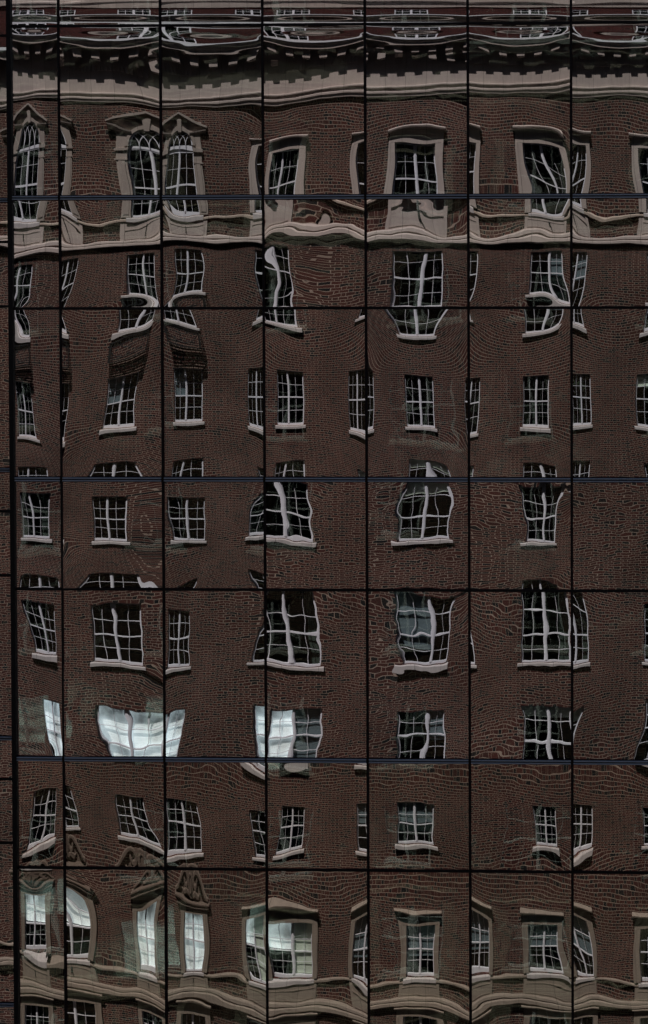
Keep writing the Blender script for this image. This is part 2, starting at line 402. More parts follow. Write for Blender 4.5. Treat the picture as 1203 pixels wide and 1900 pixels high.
x 43 1797 0 -1.38 92 1797 0 1.38 47 1855 0 -1 89.5 1855 0 1
P 1 7
y 156 1620 1624 203 1620 1624 256 1620 1624 203 1645 1638
w 0H 149.6 1646 1.38 -.2 171 1782.6 1.38 1 154.6 1663 1 0 166 1776 1 1
y 125 1789 1809 179.6 1798 1809 304 1817 1809 125 1836 1855 179.6 1844 1855 304 1868 1855 179.6 1829 1840 304 1851 1840
x 179.6 1803 0 1.38 256 1819 1 -1.38 173 1853 0 1
w 1H 246.7 1666 -1.38 -.15 256 1799 -1.38 .95 255.4 1689.5 -1 0 258.7 1796 -1 1 270 1699.5 0 .08 274 1799 0 1 250 1652 -1.5 -.26
P 2 7
y 344 1620 1624 391 1620 1624 444 1620 1624 391 1645 1638
w 1H 342.5 1696 -1 .05 376 1700 1 .05 344 1806 -1 1 375.7 1802.6 1 1 358 1740 0 .45 387 1680 1.5 -.26
y 309 1818 1809 399 1809 1809 309 1867 1855 392 1862 1855 400 1812 1809 485 1827 1809 400 1847 1848 485 1880 1848
x 334 1830 1 -1.38 387 1830 1 1.38
w 2H 451.5 1689.5 -1.38 -.1 459 1816 -1.38 1 457 1706 -1 0 460.5 1809 -1 1 471.5 1716 0 .08 450 1679.5 -1.5 -.26
P 3 7
y 532 1620 1624 579 1620 1624 632 1620 1624 579 1645 1638
w 2H 592 1681 1.5 -.26 500 1643 -.9 -.3 587 1699.5 1.38 -.08 587 1819 1.38 1.08 581 1713 1 0 581 1814 1 1 543.6 1713 0 0 544.6 1816 0 1 500.7 1713 -.75 .0 509.7 1812.5 -.9 1 579.5 1767.7 1 .5
y 500 1829 1809 593 1821 1809 680 1834 1809 500 1861 1840 589.5 1856 1840 680 1881 1840 500 1884 1855 589.5 1873 1855
x 587 1850 2 1.38
w 3H 656.7 1673 -1.5 -.26 654 1699.5 -1.38 -.1 648.7 1819 -1.38 1.08 661 1706 -1 0 655 1814 -1 1
P 4 7
y 720 1620 1624 767 1620 1624 820 1620 1624 767 1645 1638
w 3H 731 1679.5 -1.5 -.26 736.5 1699.5 -1.38 -.08 742.5 1819 -1.38 1.05 753.5 1716 -1 0 753.5 1812.5 -1 1 780 1718 0 0 779 1812.5 0 1 808.4 1714 1 0 806.7 1811.5 1 1 816.7 1701 1.38 -.1 815 1821.6 1.38 1.05 820 1691 1.5 -.2
y 687.6 1832.5 1809 736 1822.5 1809 815 1818 1809 868 1831 1809 687.6 1862 1840 815 1851.7 1840 868 1877 1840
P 5 7
y 908 1620 1624 955 1620 1624 1008 1620 1624 955 1645 1638
w 3H 910.5 1677.5 1.5 -.26 910.5 1701 1.38 -.1 914 1808 1.38 1 906.5 1697.6 1 0 908.9 1804.8 1 1 890.5 1751 0 .5
w 4H 964.8 1685 -1.5 -.2 970 1707.7 -1.38 -.05 974 1808 -1.38 1.02 979 1714 -1 0 981.6 1803 -1 1 1011.7 1714 0 0 1012.7 1805 0 1 1034.5 1714 1 0 1034.5 1761 1 .55 1056 1818 1.1 1.1
y 877 1821.6 1809 974 1805 1809 1057 1821 1809 876 1868.5 1840 947 1845 1840 1057 1861 1840 877 1892 1855 947 1861 1855
P 6 7
y 1096 1620 1624 1143 1620 1624 1196 1620 1624 1143 1645 1638
w 4H 1099.8 1714 1.38 0 1105.5 1815 1.38 1.05 1094.8 1734.5 1 .2 1103 1811.5 1 1 1078 1768 0 .55 1089.8 1813 0 1 1096.5 1686 1.5 -.2
w 5H 1173.5 1694 -1.5 -.2 1178.5 1714 -1.38 -.05 1188.6 1722.8 -1 0 1190 1821.6 -1 1
y 1066 1823 1809 1168.5 1825 1809 1066 1858.5 1840 1198 1858.5 1840
'''
# ---------------------------------------------------------------- materials
def new_mat(name):
    m = bpy.data.materials.new(name); m.use_nodes = True
    nt = m.node_tree; nt.nodes.clear()
    out = nt.nodes.new('ShaderNodeOutputMaterial')
    return m, nt, out


class NT:
    """short hand for wiring nodes"""
    def __init__(s, nt): s.nt = nt
    def n(s, t, **kw):
        x = s.nt.nodes.new(t)
        for k, v in kw.items(): setattr(x, k, v)
        return x
    def put(s, sock, v):
        if hasattr(v, 'is_output') or isinstance(v, bpy.types.NodeSocket): s.nt.links.new(v, sock)
        else: sock.default_value = v
    def m(s, op, a, b=0.0, c=0.0):
        x = s.n('ShaderNodeMath', operation=op)
        s.put(x.inputs[0], a); s.put(x.inputs[1], b); s.put(x.inputs[2], c)
        return x.outputs[0]
    def mix(s, f, a, b):
        x = s.n('ShaderNodeMix', data_type='RGBA')
        s.put(x.inputs[0], f); s.put(x.inputs[6], a); s.put(x.inputs[7], b)
        return x.outputs[2]


def pbr(name, col, rough=0.7, metal=0.0, noise=0.0, nscale=4.0, spec=0.5, bump=0.0):
    m, nt, out = new_mat(name); q = NT(nt)
    b = q.n('ShaderNodeBsdfPrincipled')
    b.inputs['Roughness'].default_value = rough; b.inputs['Metallic'].default_value = metal
    b.inputs['Specular IOR Level'].default_value = spec
    if noise:
        tc = q.n('ShaderNodeNewGeometry')
        nz = q.n('ShaderNodeTexNoise'); nz.inputs['Scale'].default_value = nscale; nz.inputs['Detail'].default_value = 6
        nt.links.new(tc.outputs['Position'], nz.inputs['Vector'])
        f = q.m('MULTIPLY_ADD', nz.outputs['Fac'], 2 * noise, 1 - noise)
        vm = q.n('ShaderNodeVectorMath', operation='SCALE'); vm.inputs[0].default_value = col[:3]
        nt.links.new(f, vm.inputs['Scale']); nt.links.new(vm.outputs[0], b.inputs['Base Color'])
        if bump:
            bp = q.n('ShaderNodeBump'); bp.inputs['Strength'].default_value = bump; bp.inputs['Distance'].default_value = 0.02
            nt.links.new(nz.outputs['Fac'], bp.inputs['Height']); nt.links.new(bp.outputs[0], b.inputs['Normal'])
    else:
        b.inputs['Base Color'].default_value = (*col[:3], 1)
    nt.links.new(b.outputs[0], out.inputs[0])
    return m


def brick_mat(name, ca, cb, cdark, mortar, course=0.0765, dark=0.42):
    """Flemish bond: stretchers and dark headers in turn, pale joints"""
    m, nt, out = new_mat(name); q = NT(nt)
    geo = q.n('ShaderNodeNewGeometry'); sep = q.n('ShaderNodeSeparateXYZ'); nt.links.new(geo.outputs['Position'], sep.inputs[0])
    X = q.m('ADD', sep.outputs['X'], sep.outputs['Y']); Z = sep.outputs['Z']
    L, Hd, j = 0.222, 0.112, 0.0115
    P = L + Hd
    zr = q.m('DIVIDE', Z, course); row = q.m('FLOOR', zr); fz = q.m('FRACT', zr)
    par = q.m('FRACT', q.m('MULTIPLY', row, 0.5))
    u = q.m('ADD', q.m('DIVIDE', X, P), par)
    cell = q.m('FLOOR', u); fu = q.m('MULTIPLY', q.m('FRACT', u), P)
    head = q.m('GREATER_THAN', fu, L)
    loc = q.m('SUBTRACT', fu, q.m('MULTIPLY', head, L))
    ln = q.m('ADD', L, q.m('MULTIPLY', head, Hd - L))
    ex = q.m('LESS_THAN', q.m('ABSOLUTE', q.m('SUBTRACT', loc, q.m('MULTIPLY', ln, 0.5))), q.m('SUBTRACT', q.m('MULTIPLY', ln, 0.5), j / 2))
    ez = q.m('LESS_THAN', q.m('ABSOLUTE', q.m('SUBTRACT', fz, 0.5)), 0.5 - j / course / 2)
    isb = q.m('MULTIPLY', ex, ez)
    cv = q.n('ShaderNodeCombineXYZ')
    q.put(cv.inputs[0], cell); q.put(cv.inputs[1], row); q.put(cv.inputs[2], head)
    wn_ = q.n('ShaderNodeTexWhiteNoise', noise_dimensions='3D'); nt.links.new(cv.outputs[0], wn_.inputs['Vector'])
    sc = q.n('ShaderNodeSeparateColor'); nt.links.new(wn_.outputs['Color'], sc.inputs[0])
    c1 = q.mix(sc.outputs[0], (*ca, 1), (*cb, 1))
    isd = q.m('LESS_THAN', sc.outputs[1], q.m('MULTIPLY_ADD', head, dark, 0.10))
    c2 = q.mix(isd, c1, (*cdark, 1))
    big = q.n('ShaderNodeTexNoise'); big.inputs['Scale'].default_value = 0.6; big.inputs['Detail'].default_value = 8
    nt.links.new(geo.outputs['Position'], big.inputs['Vector'])
    fine = q.n('ShaderNodeTexNoise'); fine.inputs['Scale'].default_value = 45; fine.inputs['Detail'].default_value = 3
    nt.links.new(geo.outputs['Position'], fine.inputs['Vector'])
    c3 = q.mix(isb, (*mortar, 1), c2)
    f = q.m('MULTIPLY', q.m('MULTIPLY_ADD', big.outputs['Fac'], 1.2, 0.40), q.m('MULTIPLY_ADD', fine.outputs['Fac'], 0.5, 0.75))
    vm = q.n('ShaderNodeVectorMath', operation='SCALE'); nt.links.new(c3, vm.inputs[0]); nt.links.new(f, vm.inputs['Scale'])
    b = q.n('ShaderNodeBsdfPrincipled'); b.inputs['Roughness'].default_value = 0.88; b.inputs['Specular IOR Level'].default_value = 0.2
    nt.links.new(vm.outputs[0], b.inputs['Base Color']); nt.links.new(b.outputs[0], out.inputs[0])
    return m


def stone_mat(name, col, bw=0.92, bh=0.5, joint=0.55):
    """pale limestone with fine joints and rain streaks"""
    m, nt, out = new_mat(name); q = NT(nt)
    geo = q.n('ShaderNodeNewGeometry'); sep = q.n('ShaderNodeSeparateXYZ'); nt.links.new(geo.outputs['Position'], sep.inputs[0])
    fx = q.m('FRACT', q.m('DIVIDE', sep.outputs['X'], bw))
    jx = q.m('LESS_THAN', fx, 0.014 / bw)
    nz = q.n('ShaderNodeTexNoise'); nz.inputs['Scale'].default_value = 3.0; nz.inputs['Detail'].default_value = 9; nz.inputs['Roughness'].default_value = 0.65
    mp = q.n('ShaderNodeMapping'); mp.inputs['Scale'].default_value = (2.2, 2.2, 0.5)
    nt.links.new(geo.outputs['Position'], mp.inputs[0]); nt.links.new(mp.outputs[0], nz.inputs['Vector'])
    cell = q.m('FLOOR', q.m('DIVIDE', sep.outputs['X'], bw))
    w = q.n('ShaderNodeTexWhiteNoise', noise_dimensions='1D'); nt.links.new(cell, w.inputs['W'])
    f = q.m('MULTIPLY', q.m('MULTIPLY_ADD', nz.outputs['Fac'], 0.55, 0.7), q.m('MULTIPLY_ADD', w.outputs['Value'], 0.12, 0.94))
    f = q.m('MULTIPLY', f, q.m('MULTIPLY_ADD', jx, -joint, 1.0))
    vm = q.n('ShaderNodeVectorMath', operation='SCALE'); vm.inputs[0].default_value = col; nt.links.new(f, vm.inputs['Scale'])
    b = q.n('ShaderNodeBsdfPrincipled'); b.inputs['Roughness'].default_value = 0.85; b.inputs['Specular IOR Level'].default_value = 0.25
    nt.links.new(vm.outputs[0], b.inputs['Base Color']); nt.links.new(b.outputs[0], out.inputs[0])
    return m


def outer_glass_mat(tint=(0.91, 0.905, 0.92), fac=0.60):
    m, nt, out = new_mat('coated_outer_glass'); q = NT(nt)
    g = q.n('ShaderNodeBsdfGlossy'); g.inputs['Roughness'].default_value = 0.0; g.inputs['Color'].default_value = (*tint, 1)
    t = q.n('ShaderNodeBsdfTransparent'); t.inputs['Color'].default_value = (0.88, 0.94, 0.90, 1)
    x = q.n('ShaderNodeMixShader'); x.inputs[0].default_value = fac
    nt.links.new(t.outputs[0], x.inputs[1]); nt.links.new(g.outputs[0], x.inputs[2]); nt.links.new(x.outputs[0], out.inputs[0])
    return m


def inner_glass_mat():
    m, nt, out = new_mat('coated_inner_glass'); q = NT(nt)
    g = q.n('ShaderNodeBsdfGlossy'); g.inputs['Roughness'].default_value = 0.0; g.inputs['Color'].default_value = (0.42, 0.45, 0.40, 1)
    d = q.n('ShaderNodeBsdfDiffuse'); d.inputs['Color'].default_value = (0.004, 0.004, 0.005, 1)
    a = q.n('ShaderNodeAddShader')
    nt.links.new(g.outputs[0], a.inputs[0]); nt.links.new(d.outputs[0], a.inputs[1]); nt.links.new(a.outputs[0], out.inputs[0])
    return m


def sash_glass_mat():
    m, nt, out = new_mat('sash_glass'); q = NT(nt)
    g = q.n('ShaderNodeBsdfGlossy'); g.inputs['Roughness'].default_value = 0.0; g.inputs['Color'].default_value = (0.9, 0.95, 1.0, 1)
    t = q.n('ShaderNodeBsdfTransparent'); t.inputs['Color'].default_value = (0.97, 0.99, 0.98, 1)
    x = q.n('ShaderNodeMixShader'); x.inputs[0].default_value = 0.045
    nt.links.new(t.outputs[0], x.inputs[1]); nt.links.new(g.outputs[0], x.inputs[2]); nt.links.new(x.outputs[0], out.inputs[0])
    return m


M = {}
M['brick'] = brick_mat('dark_red_flemish_brick', (0.078, 0.026, 0.021), (0.049, 0.019, 0.017), (0.013, 0.012, 0.013), (0.32, 0.24, 0.195))
M['attic'] = brick_mat('attic_red_brick', (0.060, 0.014, 0.013), (0.046, 0.013, 0.012), (0.028, 0.011, 0.011), (0.07, 0.03, 0.028))
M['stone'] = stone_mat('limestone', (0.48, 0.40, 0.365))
M['stone3'] = stone_mat('darker_lower_stone', (0.29, 0.235, 0.195), bw=0.8)  # darker tone for the lower trim
M['carved'] = stone_mat('weathered_carved_stone', (0.15, 0.11, 0.09), bw=1.7)
M['stone4'] = stone_mat('shaded_arch_stone', (0.37, 0.31, 0.275), bw=1.1)  # limestone darkened: shade on the pediment mouldings put into the colour
M['stone2'] = stone_mat('buff_limestone', (0.45, 0.36, 0.30), bw=0.74)
M['white'] = pbr('white_sash_paint', (0.80, 0.79, 0.85), 0.5, noise=0.08, nscale=6)
M['outer'] = [outer_glass_mat((.90, .90, .94), .60), outer_glass_mat((.93, .905, .92), .61), outer_glass_mat((.88, .90, .92), .59), outer_glass_mat((.92, .92, .93), .62)]
M['outer_low'] = [outer_glass_mat((.90, .875, .85), .55), outer_glass_mat((.92, .88, .84), .57), outer_glass_mat((.88, .87, .84), .54)]
M['inner'] = inner_glass_mat()
M['sash'] = sash_glass_mat()
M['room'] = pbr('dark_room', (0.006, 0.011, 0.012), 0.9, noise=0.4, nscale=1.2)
M['curtain'] = pbr('grey_green_curtain', (0.050, 0.072, 0.058), 0.9, noise=0.35, nscale=3)
M['glow_blind'] = pbr('white_glow_blind', (0.93, 0.96, 0.95), 0.7, noise=0.05, nscale=5)
def add_glow(m, col, k):
    p = [n for n in m.node_tree.nodes if n.type == 'BSDF_PRINCIPLED'][0]
    p.inputs['Emission Color'].default_value = (*col, 1); p.inputs['Emission Strength'].default_value = k


add_glow(M['glow_blind'], (0.80, 0.96, 1.0), 0.42)          # added glow in place of bright reflections in the sash panes
_q = NT(M['glow_blind'].node_tree); _n = _q.n('ShaderNodeTexNoise'); _n.inputs['Scale'].default_value = 1.6; _n.inputs['Detail'].default_value = 4
_g = _q.n('ShaderNodeNewGeometry'); M['glow_blind'].node_tree.links.new(_g.outputs['Position'], _n.inputs['Vector'])
_p = [n for n in M['glow_blind'].node_tree.nodes if n.type == 'BSDF_PRINCIPLED'][0]
M['glow_blind'].node_tree.links.new(_q.m('MULTIPLY_ADD', _n.outputs['Fac'], 2.9, -0.85), _p.inputs['Emission Strength'])
M['shade'] = pbr('cream_shade', (0.66, 0.72, 0.62), 0.8, noise=0.15, nscale=2)
M['blue_shade'] = pbr('dim_blue_shade', (0.13, 0.17, 0.19), 0.85, noise=0.25, nscale=2)
M['iron'] = pbr('black_iron', (0.012, 0.012, 0.013), 0.6)
M['dark_metal'] = pbr('black_anodised_metal', (0.006, 0.005, 0.006), 0.55, spec=0.2)
M['rail_metal'] = pbr('grey_blue_rail_metal', (0.36, 0.38, 0.43), 0.5, noise=0.12, nscale=5)
M['gasket'] = pbr('red_brown_gasket', (0.040, 0.020, 0.020), 0.9, spec=0.1)
M['sillstone'] = stone_mat('pale_sill_stone', (0.53, 0.48, 0.47))
M['flash'] = pbr('white_metal_coping', (0.78, 0.78, 0.82), 0.45, noise=0.1, nscale=3)
M['lead'] = pbr('grey_lead_roof', (0.10, 0.10, 0.105), 0.7, noise=0.2, nscale=2)
M['concrete'] = pbr('tower_back_wall', (0.022, 0.022, 0.024), 0.25, noise=0.2, nscale=1)
M['asphalt'] = pbr('asphalt', (0.05, 0.05, 0.052), 0.9, noise=0.3, nscale=12, bump=0.3)
M['pave'] = pbr('pavement_slabs', (0.30, 0.29, 0.275), 0.85, noise=0.2, nscale=3, bump=0.1)
M['kerb'] = pbr('kerb_granite', (0.28, 0.27, 0.26), 0.8, noise=0.2, nscale=8)
M['paint'] = pbr('road_paint', (0.75, 0.74, 0.70), 0.7, noise=0.15, nscale=6)
M['earth'] = pbr('ground', (0.16, 0.155, 0.145), 0.9, noise=0.25, nscale=0.2)


# ---------------------------------------------------------------- mesh helpers
class MB:
    def __init__(s): s.v = []; s.f = []; s.mi = []; s.cur = 0
    def quad(s, *p):
        n = len(s.v); s.v += [tuple(q) for q in p]; s.f.append(tuple(range(n, n + len(p)))); s.mi.append(s.cur)
    def box(s, x0, x1, y0, y1, z0, z1):
        n = len(s.v)
        s.v += [(x0, y0, z0), (x1, y0, z0), (x1, y1, z0), (x0, y1, z0), (x0, y0, z1), (x1, y0, z1), (x1, y1, z1), (x0, y1, z1)]
        for f in ((0, 3, 2, 1), (4, 5, 6, 7), (0, 1, 5, 4), (1, 2, 6, 5), (2, 3, 7, 6), (3, 0, 4, 7)):
            s.f.append(tuple(n + i for i in f)); s.mi.append(s.cur)
    def prism_x(s, prof, x0, x1):
        """profile of (y, z) points swept along x"""
        n = len(s.v); k = len(prof)
        s.v += [(x0, y, z) for y, z in prof] + [(x1, y, z) for y, z in prof]
        for i in range(k):
            j = (i + 1) % k; s.f.append((n + i, n + j, n + k + j, n + k + i)); s.mi.append(s.cur)
        s.f.append(tuple(n + i for i in reversed(range(k)))); s.f.append(tuple(n + k + i for i in range(k))); s.mi += [s.cur] * 2
    def prism_y(s, prof, y0, y1):
        """outline of (x, z) points given a thickness along y"""
        n = len(s.v); k = len(prof)
        s.v += [(x, y0, z) for x, z in prof] + [(x, y1, z) for x, z in prof]
        for i in range(k):
            j = (i + 1) % k; s.f.append((n + i, n + k + i, n + k + j, n + j)); s.mi.append(s.cur)
        s.f.append(tuple(n + i for i in range(k))); s.f.append(tuple(n + k + i for i in reversed(range(k)))); s.mi += [s.cur] * 2
    def tube(s, pts, r, sides=6):
        pts = [Vector(p) for p in pts]; n = len(s.v)
        for i, p in enumerate(pts):
            a = pts[max(0, i - 1)]; b = pts[min(len(pts) - 1, i + 1)]; t = (b - a).normalized()
            u = t.cross(Vector((0, 1, 0)));
            if u.length < 1e-3: u = t.cross(Vector((1, 0, 0)))
            u.normalize(); w = t.cross(u)
            rr = r[i] if isinstance(r, (list, tuple)) else r
            for k in range(sides):
                a_ = 2 * math.pi * k / sides; s.v.append(tuple(p + (u * math.cos(a_) + w * math.sin(a_)) * rr))
        for i in range(len(pts) - 1):
            for k in range(sides):
                k2 = (k + 1) % sides
                s.f.append((n + i * sides + k, n + i * sides + k2, n + (i + 1) * sides + k2, n + (i + 1) * sides + k)); s.mi.append(s.cur)
        s.f.append(tuple(n + k for k in reversed(range(sides)))); s.f.append(tuple(n + (len(pts) - 1) * sides + k for k in range(sides))); s.mi += [s.cur] * 2
    def mesh(s, name, mats, fix=True):
        me = bpy.data.meshes.new(name); me.from_pydata(s.v, [], s.f)
        for m in (mats if isinstance(mats, (list, tuple)) else [mats]): me.materials.append(m)
        if isinstance(mats, (list, tuple)): me.polygons.foreach_set('material_index', s.mi)
        if fix:
            bm = bmesh.new(); bm.from_mesh(me); bmesh.ops.recalc_face_normals(bm, faces=bm.faces); bm.to_mesh(me); bm.free()
        me.update()
        return me


COL = scene.collection


def link(name, data, parent=None, loc=(0, 0, 0)):
    o = bpy.data.objects.new(name, data); COL.objects.link(o); o.location = loc
    if parent is not None: o.parent = parent
    return o


def thing(name, label, cat, loc=(0, 0, 0), group=None):
    o = link(name, None, None, loc); o['label'] = label; o['category'] = cat
    o.empty_display_size = 0.5
    if group: o['group'] = group
    return o


def structure(name, me):
    o = link(name, me); o['kind'] = 'structure'; return o


# ---------------------------------------------------------------- street
g = MB(); g.quad((-900, -900, 0), (900, -900, 0), (900, 900, 0), (-900, 900, 0)); structure('ground', g.mesh('ground', M['earth'], False))
g = MB(); g.quad((-300, -28.0, 0.004), (300, -28.0, 0.004), (300, -6.0, 0.004), (-300, -6.0, 0.004)); structure('road', g.mesh('road', M['asphalt'], False))
g = MB(); g.box(-300, 300, -33.9, -28.3, 0.006, 0.13); g.box(-300, 300, -5.7, -0.4, 0.006, 0.13); structure('pavement', g.mesh('pavement', M['pave']))
g = MB(); g.box(-300, 300, -28.3, -28.0, 0.006, 0.14); g.box(-300, 300, -6.0, -5.7, 0.006, 0.14); structure('kerb', g.mesh('kerb', M['kerb']))
g = MB()
for i in range(-40, 40): g.quad((i * 6, -17.08, 0.008), (i * 6 + 3, -17.08, 0.008), (i * 6 + 3, -16.92, 0.008), (i * 6, -16.92, 0.008))
structure('road_marking', g.mesh('road_marking', M['paint'], False))

# ---------------------------------------------------------------- the brick building opposite, seen in the glass
BX0, BX1 = FX(axis(-1) - 119), FX(axis(6) + 119)
brick = thing('brick_building', 'dark red brick building with limestone trim and white sash windows, reflected in the glass', 'building', ((BX0 + BX1) / 2, FAC, 0))
BO = Vector(brick.location)


def bpart(name, mb, mat, parent=None, label=None):
    o = link(name, mb.mesh(name, mat), parent or brick)
    if parent is None: o.matrix_parent_inverse = Matrix.Translation(-BO)
    if label: o['label'] = label
    return o


KS = list(range(-1, 7))
ARCH = (0, 1, -1)                         # axes with arched top windows
open_rects = []                            # (x0, x1, z0, z1) holes in the wall
for k in KS:
    for r, (top, h) in list(ROWS.items()) + [('I', (1880, 120))]:
        hw = 45
        if r == 'A' and k in ARCH: open_rects.append((FX(axis(k) - 42), FX(axis(k) + 42), FZ(402), FZ(234)))
        else: open_rects.append((FX(axis(k) - hw), FX(axis(k) + hw), FZ(top + h), FZ(top)))
WALL_TOP = FZ(120)
REV = 0.30
xs = sorted({round(v, 5) for q in open_rects for v in q[:2]} | {BX0, BX1}); zs = sorted({round(v, 5) for q in open_rects for v in q[2:]} | {0.0, WALL_TOP})
mb = MB()
for i in range(len(xs) - 1):
    for j in range(len(zs) - 1):
        cx, cz = (xs[i] + xs[i + 1]) / 2, (zs[j] + zs[j + 1]) / 2
        if any(q[0] < cx < q[1] and q[2] < cz < q[3] for q in open_rects): continue
        mb.quad((xs[i], FAC, zs[j]), (xs[i], FAC, zs[j + 1]), (xs[i + 1], FAC, zs[j + 1]), (xs[i + 1], FAC, zs[j]))
for (a, b, c, d) in open_rects:
    mb.quad((a, FAC, c), (a, FAC - REV, c), (a, FAC - REV, d), (a, FAC, d)); mb.quad((b, FAC, d), (b, FAC - REV, d), (b, FAC - REV, c), (b, FAC, c))
    mb.quad((a, FAC, d), (a, FAC - REV, d), (b, FAC - REV, d), (b, FAC, d)); mb.quad((b, FAC, c), (b, FAC - REV, c), (a, FAC - REV, c), (a, FAC, c))
mb.quad((BX0, FAC, 0), (BX0, FAC - 12, 0), (BX0, FAC - 12, WALL_TOP), (BX0, FAC, WALL_TOP)); mb.quad((BX1, FAC, WALL_TOP), (BX1, FAC - 12, WALL_TOP), (BX1, FAC - 12, 0), (BX1, FAC, 0))
mb.quad((BX0, FAC - 12, 0), (BX1, FAC - 12, 0), (BX1, FAC - 12, WALL_TOP), (BX0, FAC - 12, WALL_TOP))
bpart('brick_wall', mb, M['brick'])
# dark rooms behind the windows, one storey each
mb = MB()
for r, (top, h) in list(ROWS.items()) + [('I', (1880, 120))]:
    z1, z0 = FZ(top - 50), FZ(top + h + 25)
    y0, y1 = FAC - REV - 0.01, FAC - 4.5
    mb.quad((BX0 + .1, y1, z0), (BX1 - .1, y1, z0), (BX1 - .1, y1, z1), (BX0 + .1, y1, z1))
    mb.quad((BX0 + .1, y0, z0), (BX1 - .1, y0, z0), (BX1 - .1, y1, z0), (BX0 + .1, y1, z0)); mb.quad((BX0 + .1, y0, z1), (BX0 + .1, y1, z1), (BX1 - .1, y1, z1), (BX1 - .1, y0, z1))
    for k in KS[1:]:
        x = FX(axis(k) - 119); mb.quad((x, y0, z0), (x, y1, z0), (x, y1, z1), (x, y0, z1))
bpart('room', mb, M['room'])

rnd = random.Random(7)


def window_meshes(w, h, tag, arch=False):
    """white double window: two pairs of sashes either side of a broad mullion. Local origin: middle of the opening's foot"""
    fy0, fy1 = -0.15, -0.085
    f = MB(); t = 0.038
    hw = w / 2
    f.box(-hw, -hw + t, fy0, fy1, 0, h); f.box(hw - t, hw, fy0, fy1, 0, h)
    f.box(-hw + t, hw - t, fy0, fy1, h - t, h); f.box(-hw + t, hw - t, fy0, fy1 + .003, 0, 0.075)
    f.box(-0.042, 0.042, fy0, fy1 + 0.012, 0.075, h - t)
    f.box(-0.022, 0.022, fy1 + 0.012, fy1 + 0.024, 0.075, h - t)
    mid = h * 0.5
    for sx in (-1, 1):
        a, b = (-hw + t, -0.042) if sx < 0 else (0.042, hw - t)
        f.box(a, b, fy0 + .004, fy1 - 0.004, mid - 0.020, mid + 0.020)
        for (z0, z1, dy) in ((0.075, mid - 0.020, 0.012), (mid + 0.020, h - t, 0.0)):
            c = (a + b) / 2; zc = (z0 + z1) / 2
            f.box(c - 0.0066, c + 0.0066, fy0 + .02, fy1 - 0.012 - dy, z0, z1)
            f.box(a, c - 0.0066, fy0 + .02, fy1 - 0.013 - dy, zc - 0.0066, zc + 0.0066); f.box(c + 0.0066, b, fy0 + .02, fy1 - 0.013 - dy, zc - 0.0066, zc + 0.0066)
            for e in (a, b):
                s0, s1 = (e, e + 0.013) if e == a else (e - 0.013, e)
                f.box(s0, s1, fy0 + .01, fy1 - 0.008 - dy, z0, z1)
    p = MB()
    for sx in (-1, 1):
        a, b = (-hw + t, -0.042) if sx < 0 else (0.042, hw - t)
        for z0, z1 in ((0.075, mid), (mid, h - t)):
            e = [rnd.uniform(-.004, .004) for _ in range(4)]
            y = -0.128
            p.quad((a, y + e[0], z0), (b, y + e[1], z0), (b, y + e[2], z1), (a, y + e[0] + e[2] - e[1], z1))
    return f.mesh('window_' + tag, M['white']), p.mesh('pane_' + tag, M['sash'], False)


W_, H_ = 90 * SX, 115 * SZ
PLAIN = [window_meshes(W_, H_, 'plain%d' % i) for i in range(3)]
TALL = window_meshes(W_, 134 * SZ, 'tall')
ARCHW = window_meshes(84 * SX, (402 - 278) * SZ, 'arch')
# fanlight of the arched windows: white ring, transom and lancet tracery
f = MB(); rA = 42 * SX; zt = (402 - 278) * SZ
f.box(-rA, rA, -0.15, -0.07, zt + 0.002, zt + 0.075)
f.tube([(rA * 0.96 * math.cos(a), -0.04, zt + 0.1 + rA * 0.9 * math.sin(a)) for a in np.linspace(0, math.pi, 25)], 0.04)
for c in (-0.5, 0.0, 0.5):
    for sgn in (-1, 1):
        pts = []
        for a in np.linspace(0, 1.15, 12):
            x = c * 2 * rA * 0.5 + sgn * rA * 0.8 * (1 - math.cos(a)); z = zt + 0.075 + rA * 0.8 * math.sin(a)
            if (x / (rA * .93)) ** 2 + ((z - zt - 0.1) / (rA * .87)) ** 2 > 1: break
            pts.append((x, -0.035, z))
        if len(pts) > 2: f.tube(pts, 0.018, 5)
FAN = f.mesh('fanlight', M['white'])
f = MB(); f.prism_y([(rA * math.cos(a), zt + 0.1 + rA * 0.93 * math.sin(a)) for a in np.linspace(0, math.pi, 25)], -0.065, -0.06)
FANPANE = f.mesh('fan_pane', M['sash'])
# stone sill
f = MB(); sw = W_ / 2 + 0.11
f.prism_x([(-0.16, 0.0), (0.075, -0.02), (0.085, -0.035), (0.085, -0.115), (0.07, -0.125), (0.0, -0.125), (-0.16, -0.125)], -sw, sw)
SILL = f.mesh('sill', M['sillstone'])


def curtain_mesh(w, h, pick):
    c = MB()
    for sx in (pick.choice((-1, 1)),):
        wd = w * (0.10 + 0.16 * pick.random()) ; n = 10
        x0 = -w / 2 if sx < 0 else w / 2
        if pick.random() < 0.25: x0 = sx * pick.uniform(0.05, 0.25)
        pts = [(x0 - sx * wd * i / n, -0.45 - 0.014 * (i % 2)) for i in range(n + 1)]
        for i in range(n): c.quad((pts[i][0], pts[i][1], 0.02), (pts[i + 1][0], pts[i + 1][1], 0.02), (pts[i + 1][0], pts[i + 1][1], h), (pts[i][0], pts[i][1], h))
    return c.mesh('curtain', M['curtain'], False)


CURT = [curtain_mesh(W_, H_, random.Random(i + 3)) for i in range(5)]


def glow_blind_mesh(x0, x1, z0, z1):
    c = MB(); n = int((z1 - z0) / 0.05)
    for i in range(n):
        z = z0 + (z1 - z0) * i / n; c.quad((x0, -0.185, z), (x1, -0.185, z), (x1, -0.189, z + 0.0515), (x0, -0.189, z + 0.0515))
    return c.mesh('glow_blind', M['glow_blind'], False)


